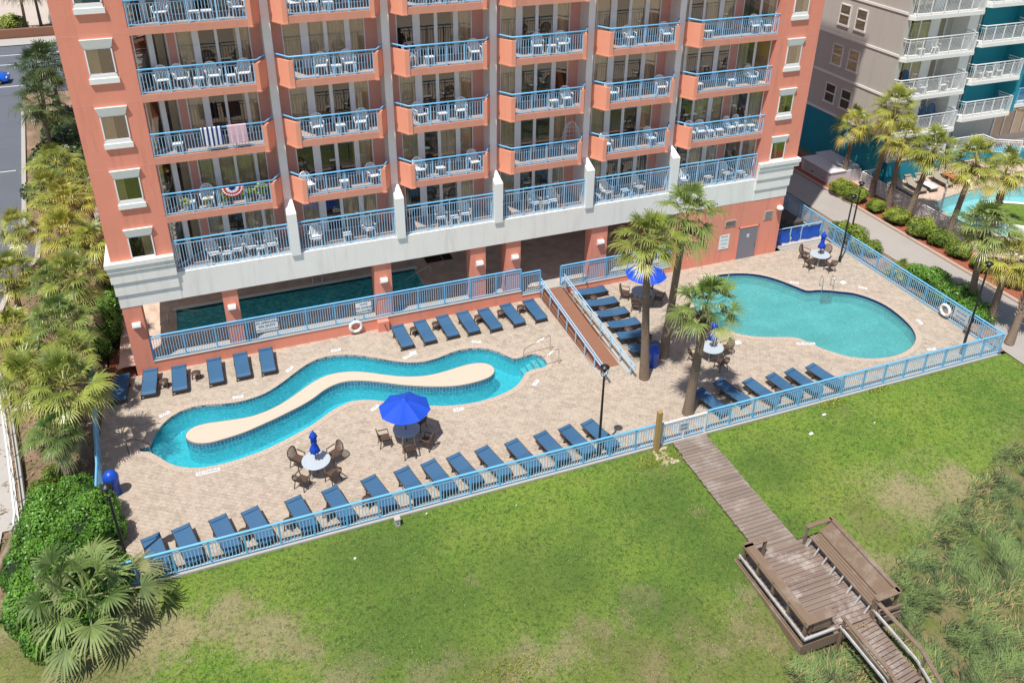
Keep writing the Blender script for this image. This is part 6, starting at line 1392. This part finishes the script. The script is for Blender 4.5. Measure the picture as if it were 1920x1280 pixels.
fence('white_railing', [(47.5, 47.0), (47.5, 45.0), (53.0, 45.0)], 1.1, 'white railing on top of the teal terrace wall', 'railing', 1.3, 'whiterail', 'whiterail', 1.74)
fence('white_railing', [(53.2, 46.4), (58.6, 46.4), (58.6, 45.2), (60.4, 44.2)], 1.1, 'white railing along the raised walk by the neighbour pool', 'railing', 1.3, 'whiterail', 'whiterail', .95)
b = MB(); b.box(58.4, 62, 44.6, 46.0, 0, .9); o = b.build('planter_wall', 'teal'); tag(o, 'teal planter wall below the white stair railing', 'wall')
fence('white_fence', [(47.3, 45.25), (45.5, 45.1), (45.5, 26)], 1.15, 'long white metal fence around the neighbour pool', 'fence', 1.5, 'whiterail', 'whiterail', .03)
bx_ = empty('equipment_housing', (44.95, 47.9, 0), 0, 'flat grey louvred equipment housing beside the teal wall', 'equipment housing')
b = MB(); b.box(-1.5, 1.4, -1.85, 1.5, 0, .95); b.box(-1.6, -.1, -1.9, 1.55, .95, 1.02); b.box(.05, 1.5, -1.5, 1.9, .95, 1.05); b.build('casing', 'greybox', bx_)
b = MB()
for i in range(5): z = .25 + i * .14; b.box(-1.545, -1.5, -1.4, 1.2, z, z + .05)
b.build('louvres', 'conc', bx_); b = MB(); b.box(-1.56, -1.5, .1, .2, .3, .42); b.build('latch', 'black', bx_)
npl = empty('neighbour_pool', (54, 37, 0), 0, 'pale turquoise curved pool with a grass island beyond the white fence', 'swimming pool')
def NQ(o): o.location = (-54, -37, 0); return o
NQ(wallstrip('basin_wall', npool, -1, 0, 'plaster3', npl)); NQ(sheet('basin_floor', offset(npool, .1), [], -.9, 'plaster3', npl)); NQ(sheet('water', npool, [], -.1, 'water3', npl)); NQ(ring_coping('coping', resample(npool, .4), .35, npl))
NI = [(50.2, 38.1), (50.9, 38.9), (52.0, 39.2), (53.6, 38.6), (55.5, 37.2), (56, 35.6), (54, 34.6), (51.5, 35.2), (50.2, 36.8)]
ni = resample(smooth_loop(NI, 2), .4); nisl = empty('grass_island', (52, 37, 0), 0, 'grass island with a thick white rim in the neighbour pool', 'pool island')
o = sheet('grass_top', ni, [], .16, 'bushflat' if 'bushflat' in M else 'lawn', nisl); o.location = (-52, -37, 0)
b = MB(); out_ = offset(ni, .35); n = len(ni)
for i in range(n): j = (i + 1) % n; b.add([(*ni[i], .2), (*ni[j], .2), (*out_[j], .2), (*out_[i], .2), (*out_[j], -.9), (*out_[i], -.9)], [(0, 1, 2, 3), (3, 2, 4, 5)])
o = b.build('rim', 'white', nisl); o.location = (-52, -37, 0)
b = MB(); b.tube([(45.85, 37.9, 0), (45.85, 37.9, 3.6)], .07, 8); o = b.build('white_pole', 'white'); tag(o, 'slim white pole standing at the neighbour pool fence', 'pole')
tl = make_lounger('pool_lounger', 'taupe', 'lframe', .38); utl = [False]
for x, y, lb in ((47.75, 42.1, 'nearest the white fence'), (48.95, 42.3, 'with an upright back second from the white fence'), (50.0, 42.3, 'draped with a white towel'), (51.7, 42.5, 'left of the person on the orange towel'), (52.95, 42.8, 'under the person and the orange towel')):
    place(tl, utl, (x, y, .002), R(-2), 'taupe lounger ' + lb, 'taupe loungers by the neighbour pool')
b = MB(); vs = []
for i, (y, z) in enumerate(((0.0, .30), (.03, .38), (.5, .385), (1.0, .39))):
    for x in (-.36, 0, .36): vs.append((x, y, z + .012 * ((i + int(x > 0)) % 2)))
b.add(vs, [(3 * i + j, 3 * i + j + 1, 3 * i + 4 + j, 3 * i + 3 + j) for i in range(3) for j in range(2)], True); o = b.build('white_towel', 'towelw'); o.location = (50.0, 42.35, .02); tag(o, 'white towel spread over the third taupe lounger', 'towel')
b = MB(); b.add([(v[0], v[1] * 1.35, v[2]) for v in vs], [(3 * i + j, 3 * i + j + 1, 3 * i + 4 + j, 3 * i + 3 + j) for i in range(3) for j in range(2)], True); o = b.build('orange_towel', 'orangecloth'); o.location = (52.95, 42.85, .02); tag(o, 'orange towel spread under the sunbathing person', 'towel')

# ------------------------------------------------------------------ people
def person(loc, rz, joints, edges, rad, skin_m, label, clothes=(), hairc='hair'):
    r_ = empty('person', loc, rz, label, 'person')
    m = bpy.data.meshes.new('body'); m.from_pydata([joints[k] for k in joints], edges_idx(joints, edges), []); o = me_obj('body', m, M[skin_m], r_)
    sk_ = o.modifiers.new('skin', 'SKIN'); sk_.use_smooth_shade = True; sv = m.skin_vertices[0].data
    for i, k in enumerate(joints): sv[i].radius = (rad[k], rad[k]); sv[i].use_root = (k == 'pelvis')
    sb = o.modifiers.new('sub', 'SUBSURF'); sb.levels = 1; sb.render_levels = 2
    hd = Vector(joints['head'])
    b = MB(); b.lathe([(0, .12), (.07, .1), (.102, .03), (.1, -.02), (.085, -.05)], 12, tuple(hd + Vector((0, .015, .02)))); b.build('hair', hairc, r_)
    for nm, ks, mt, g_ in clothes:
        jj = {k: joints[k] for k in ks}; ee = [(a, c_) for a, c_ in edges if a in jj and c_ in jj]
        m2 = bpy.data.meshes.new(nm); m2.from_pydata([jj[k] for k in jj], edges_idx(jj, ee), []); o2 = me_obj(nm, m2, M[mt], r_); s2 = o2.modifiers.new('skin', 'SKIN'); s2.use_smooth_shade = True
        for i, k in enumerate(jj): m2.skin_vertices[0].data[i].radius = (rad[k] * g_,) * 2; m2.skin_vertices[0].data[i].use_root = (i == 0)
        x2 = o2.modifiers.new('sub', 'SUBSURF'); x2.levels = 1; x2.render_levels = 2
    return r_
def edges_idx(j, e): ks = list(j); return [(ks.index(a), ks.index(b)) for a, b in e]
J = {'pelvis': (0, 0, .52), 'spine': (0, .05, .72), 'chest': (0, .06, .92), 'neck': (0, .04, 1.08), 'head': (0, 0, 1.2), 'crown': (0, .0, 1.29)}
RD = {'pelvis': .15, 'spine': .13, 'chest': .15, 'neck': .055, 'head': .095, 'crown': .07}
ED = [('pelvis', 'spine'), ('spine', 'chest'), ('chest', 'neck'), ('neck', 'head'), ('head', 'crown')]
for s, q in ((-1, 'l'), (1, 'r')):
    J.update({q + 'sh': (s * .18, .06, 1.0), q + 'el': (s * .26, -.05, .76), q + 'wr': (s * .2, -.28, .68), q + 'hd': (s * .18, -.36, .67), q + 'f1': (s * .15, -.43, .655), q + 'f2': (s * .175, -.445, .65), q + 'f3': (s * .2, -.44, .65), q + 'f4': (s * .22, -.425, .65), q + 'th': (s * .135, -.37, .685), q + 'hip': (s * .09, -.02, .5), q + 'kn': (s * .12, -.42, .5), q + 'an': (s * .12, -.46, .1), q + 'ft': (s * .13, -.6, .04)})
    RD.update({q + 'sh': .065, q + 'el': .048, q + 'wr': .032, q + 'hd': .036, q + 'f1': .011, q + 'f2': .012, q + 'f3': .011, q + 'f4': .01, q + 'th': .012, q + 'hip': .09, q + 'kn': .062, q + 'an': .042, q + 'ft': .035})
    ED += [('chest', q + 'sh'), (q + 'sh', q + 'el'), (q + 'el', q + 'wr'), (q + 'wr', q + 'hd')] + [(q + 'hd', q + f) for f in ('f1', 'f2', 'f3', 'f4', 'th')] + [('pelvis', q + 'hip'), (q + 'hip', q + 'kn'), (q + 'kn', q + 'an'), (q + 'an', q + 'ft')]
sh_ = ('pelvis', 'spine', 'chest', 'lsh', 'rsh', 'lel', 'rel'); pa_ = ('pelvis', 'lhip', 'rhip', 'lkn', 'rkn')
place(pc, uc, (9.75, YF + .78, FL['D'] + .01), .1, 'white chair under the seated person, third balcony from left, third coral row', 'white chairs on the hotel balconies')
person((9.75, YF + .82, FL['D'] - .02), .1, J, ED, RD, 'skin', 'dark haired person in a navy shirt seated on a hotel balcony', (('shirt', sh_, 'navy', 1.14), ('trousers', pa_, 'door', 1.12)))
JL = {}
for k, (x, y, z) in J.items(): JL[k] = (x, y, z)
LY = {'pelvis': (0, .85, .47), 'spine': (0, 1.05, .50), 'chest': (0, 1.25, .57), 'neck': (0, 1.42, .66), 'head': (0, 1.53, .76), 'crown': (0, 1.6, .83)}
for s, q in ((-1, 'l'), (1, 'r')):
    LY.update({q + 'sh': (s * .18, 1.33, .62), q + 'el': (s * .3, 1.08, .56), q + 'wr': (s * .28, .86, .5), q + 'hd': (s * .27, .78, .49), q + 'f1': (s * .245, .71, .48), q + 'f2': (s * .265, .695, .48), q + 'f3': (s * .285, .7, .48), q + 'f4': (s * .3, .72, .48), q + 'th': (s * .235, .77, .5), q + 'hip': (s * .09, .8, .46), q + 'kn': (s * .13, .42, .47), q + 'an': (s * .12, .06, .44), q + 'ft': (s * .14, -.02, .52)})
person((52.95, 42.8, .0), R(-2), LY, ED, RD, 'skin', 'sunbather lying on an orange towel by the neighbour pool', (('swimwear', ('pelvis', 'lhip', 'rhip'), 'orangecloth', 1.12),))
# potted plants on the flowery balcony
pf_ = leaf_cloud(71, [(0, 0, .42, .3, .22, .3)], 420, .09, .5); po_ = leaf_cloud(72, [(0, 0, .36, .22, .2, .2)], 260, .07, .9)
for i, (x, fo, mt, s, lb) in enumerate([(-1.5, po_, 'palmy', 1.1, 'leftmost potted plant on the flowery balcony'), (-.5, po_, 'palmy', .9, 'small tawny potted plant left of the bunting'), (.25, pf_, 'bush', .95, 'green potted plant just left of the bunting'), (1.35, pf_, 'bush', .9, 'low green potted plant right of the bunting'), (2.0, pf_, 'palmy', 1.25, 'bushy yellow green potted plant at the right of the flowery balcony')]):
    r_ = empty('potted_plant', (x, YF + .38, FL['B'] + .01), U(0, 6), lb, 'potted plant', 'potted plants on the flowery balcony'); b = MB(); b.lathe([(0, 0), (.12, 0), (.17, .26), (.15, .26), (0, .24)], 14); b.build('pot', 'pot', r_)
    m = fo.copy(); m.materials.clear(); m.materials.append(M[mt]); o = me_obj('foliage', m, None, r_); o.scale = (s,) * 3

# furniture on the neighbour's balconies
for x, y, z, lb in ((47.9, 45.3, 6.8, 'left white chair'), (49.6, 45.3, 6.8, 'middle white chair'), (51.6, 45.3, 6.8, 'right white chair')):
    place(pc, uc, (x, y, z + .01), U(-.5, .5), lb + ' on the second grey building balcony up', 'white chairs on the grey building', 1.1)
for x, y, z, lb in ((48.7, 45.3, 6.8, 'second balcony up of the grey building'), (48.6, 45.3, 9.75, 'third balcony up of the grey building'), (57.5, 46.6, 6.83, 'second balcony up beside the teal wall')):
    place(pt, ut, (x, y, z + .01), 0, 'low white table on the ' + lb, 'low white tables on the grey building', 1.15)
for x, y, z, lb in ((56.6, 46.7, 6.83, 'left white chair on the second balcony up beside the teal wall'), (58.6, 46.7, 6.83, 'right white chair on the second balcony up beside the teal wall'), (49.9, 45.3, 9.75, 'lone white chair on the third grey building balcony up')):
    place(pc, uc, (x, y, z + .01), U(-.5, .5), lb, 'white chairs on the grey building', 1.1)
bcz = make_armchair('garden_chair', 'adiro', '.', 'chair', 1.15); ubc = [False]
for x, y, z, lb in ((47.6, 46.1, 6.8, 'left deep blue garden chair on the second grey building balcony up'), (49.1, 46.1, 6.8, 'right deep blue garden chair on the second grey building balcony up'), (51.5, 46.2, 3.85, 'left deep blue garden chair on the lowest grey building balcony'), (52.4, 46.2, 3.85, 'right deep blue garden chair on the lowest grey building balcony')):
    place(bcz, ubc, (x, y, z + .01), U(-.3, .3), lb, 'deep blue garden chairs', 1.25)

# ------------------------------------------------------------------ camera, sun, sky
cd = bpy.data.cameras.new('camera'); cam = bpy.data.objects.new('camera', cd); C.objects.link(cam); S.camera = cam
ex, ey, ez = (0.93456692, -0.15771322, 0.31892197), (-0.35566246, -0.43788297, 0.82568924), (0.00942839, -0.88509042, -0.46532361)
rt = Vector((ex[0], ey[0], ez[0])); up = -Vector((ex[1], ey[1], ez[1])); bk = -Vector((ex[2], ey[2], ez[2]))
cam.matrix_world = Matrix(((rt.x, up.x, bk.x, 0), (rt.y, up.y, bk.y, 0), (rt.z, up.z, bk.z, 26), (0, 0, 0, 1)))
cd.sensor_width = 36; cd.lens = 36 * 1579.31 / 1920; cd.shift_x = -2 / 1920; cd.shift_y = -194 / 1920; cd.clip_end = 3000; cd.clip_start = .5
sd = Vector((.345, .265, -1)).normalized()
ld_ = bpy.data.lights.new('sun', 'SUN'); ld_.energy = 5.0; ld_.angle = R(.55); ld_.color = (1, .955, .89)
sun = bpy.data.objects.new('sun', ld_); C.objects.link(sun); sun.rotation_euler = sd.to_track_quat('-Z', 'Y').to_euler(); sun.location = (-20, 0, 60)
w = bpy.data.worlds.new('World'); S.world = w; w.use_nodes = True; nt = w.node_tree; nt.nodes.clear()
sk = nt.nodes.new('ShaderNodeTexSky'); sk.sky_type = 'NISHITA'; sk.sun_disc = False; sk.sun_elevation = math.asin(-sd.z); sk.sun_rotation = math.atan2(-sd.x, -sd.y); sk.air_density = 1; sk.dust_density = .6; sk.ozone_density = 1
bg = nt.nodes.new('ShaderNodeBackground'); bg.inputs[1].default_value = .12; wo = nt.nodes.new('ShaderNodeOutputWorld')
nt.links.new(sk.outputs[0], bg.inputs[0]); nt.links.new(bg.outputs[0], wo.inputs[0])
S.view_settings.view_transform = 'Standard'; S.view_settings.look = 'None'; S.view_settings.exposure = 0; S.view_settings.gamma = 1
S.cycles.max_bounces = 8; S.cycles.transparent_max_bounces = 16; S.cycles.caustics_reflective = False; S.cycles.caustics_refractive = False
S.cycles.sample_clamp_indirect = 4; S.cycles.use_denoising = True
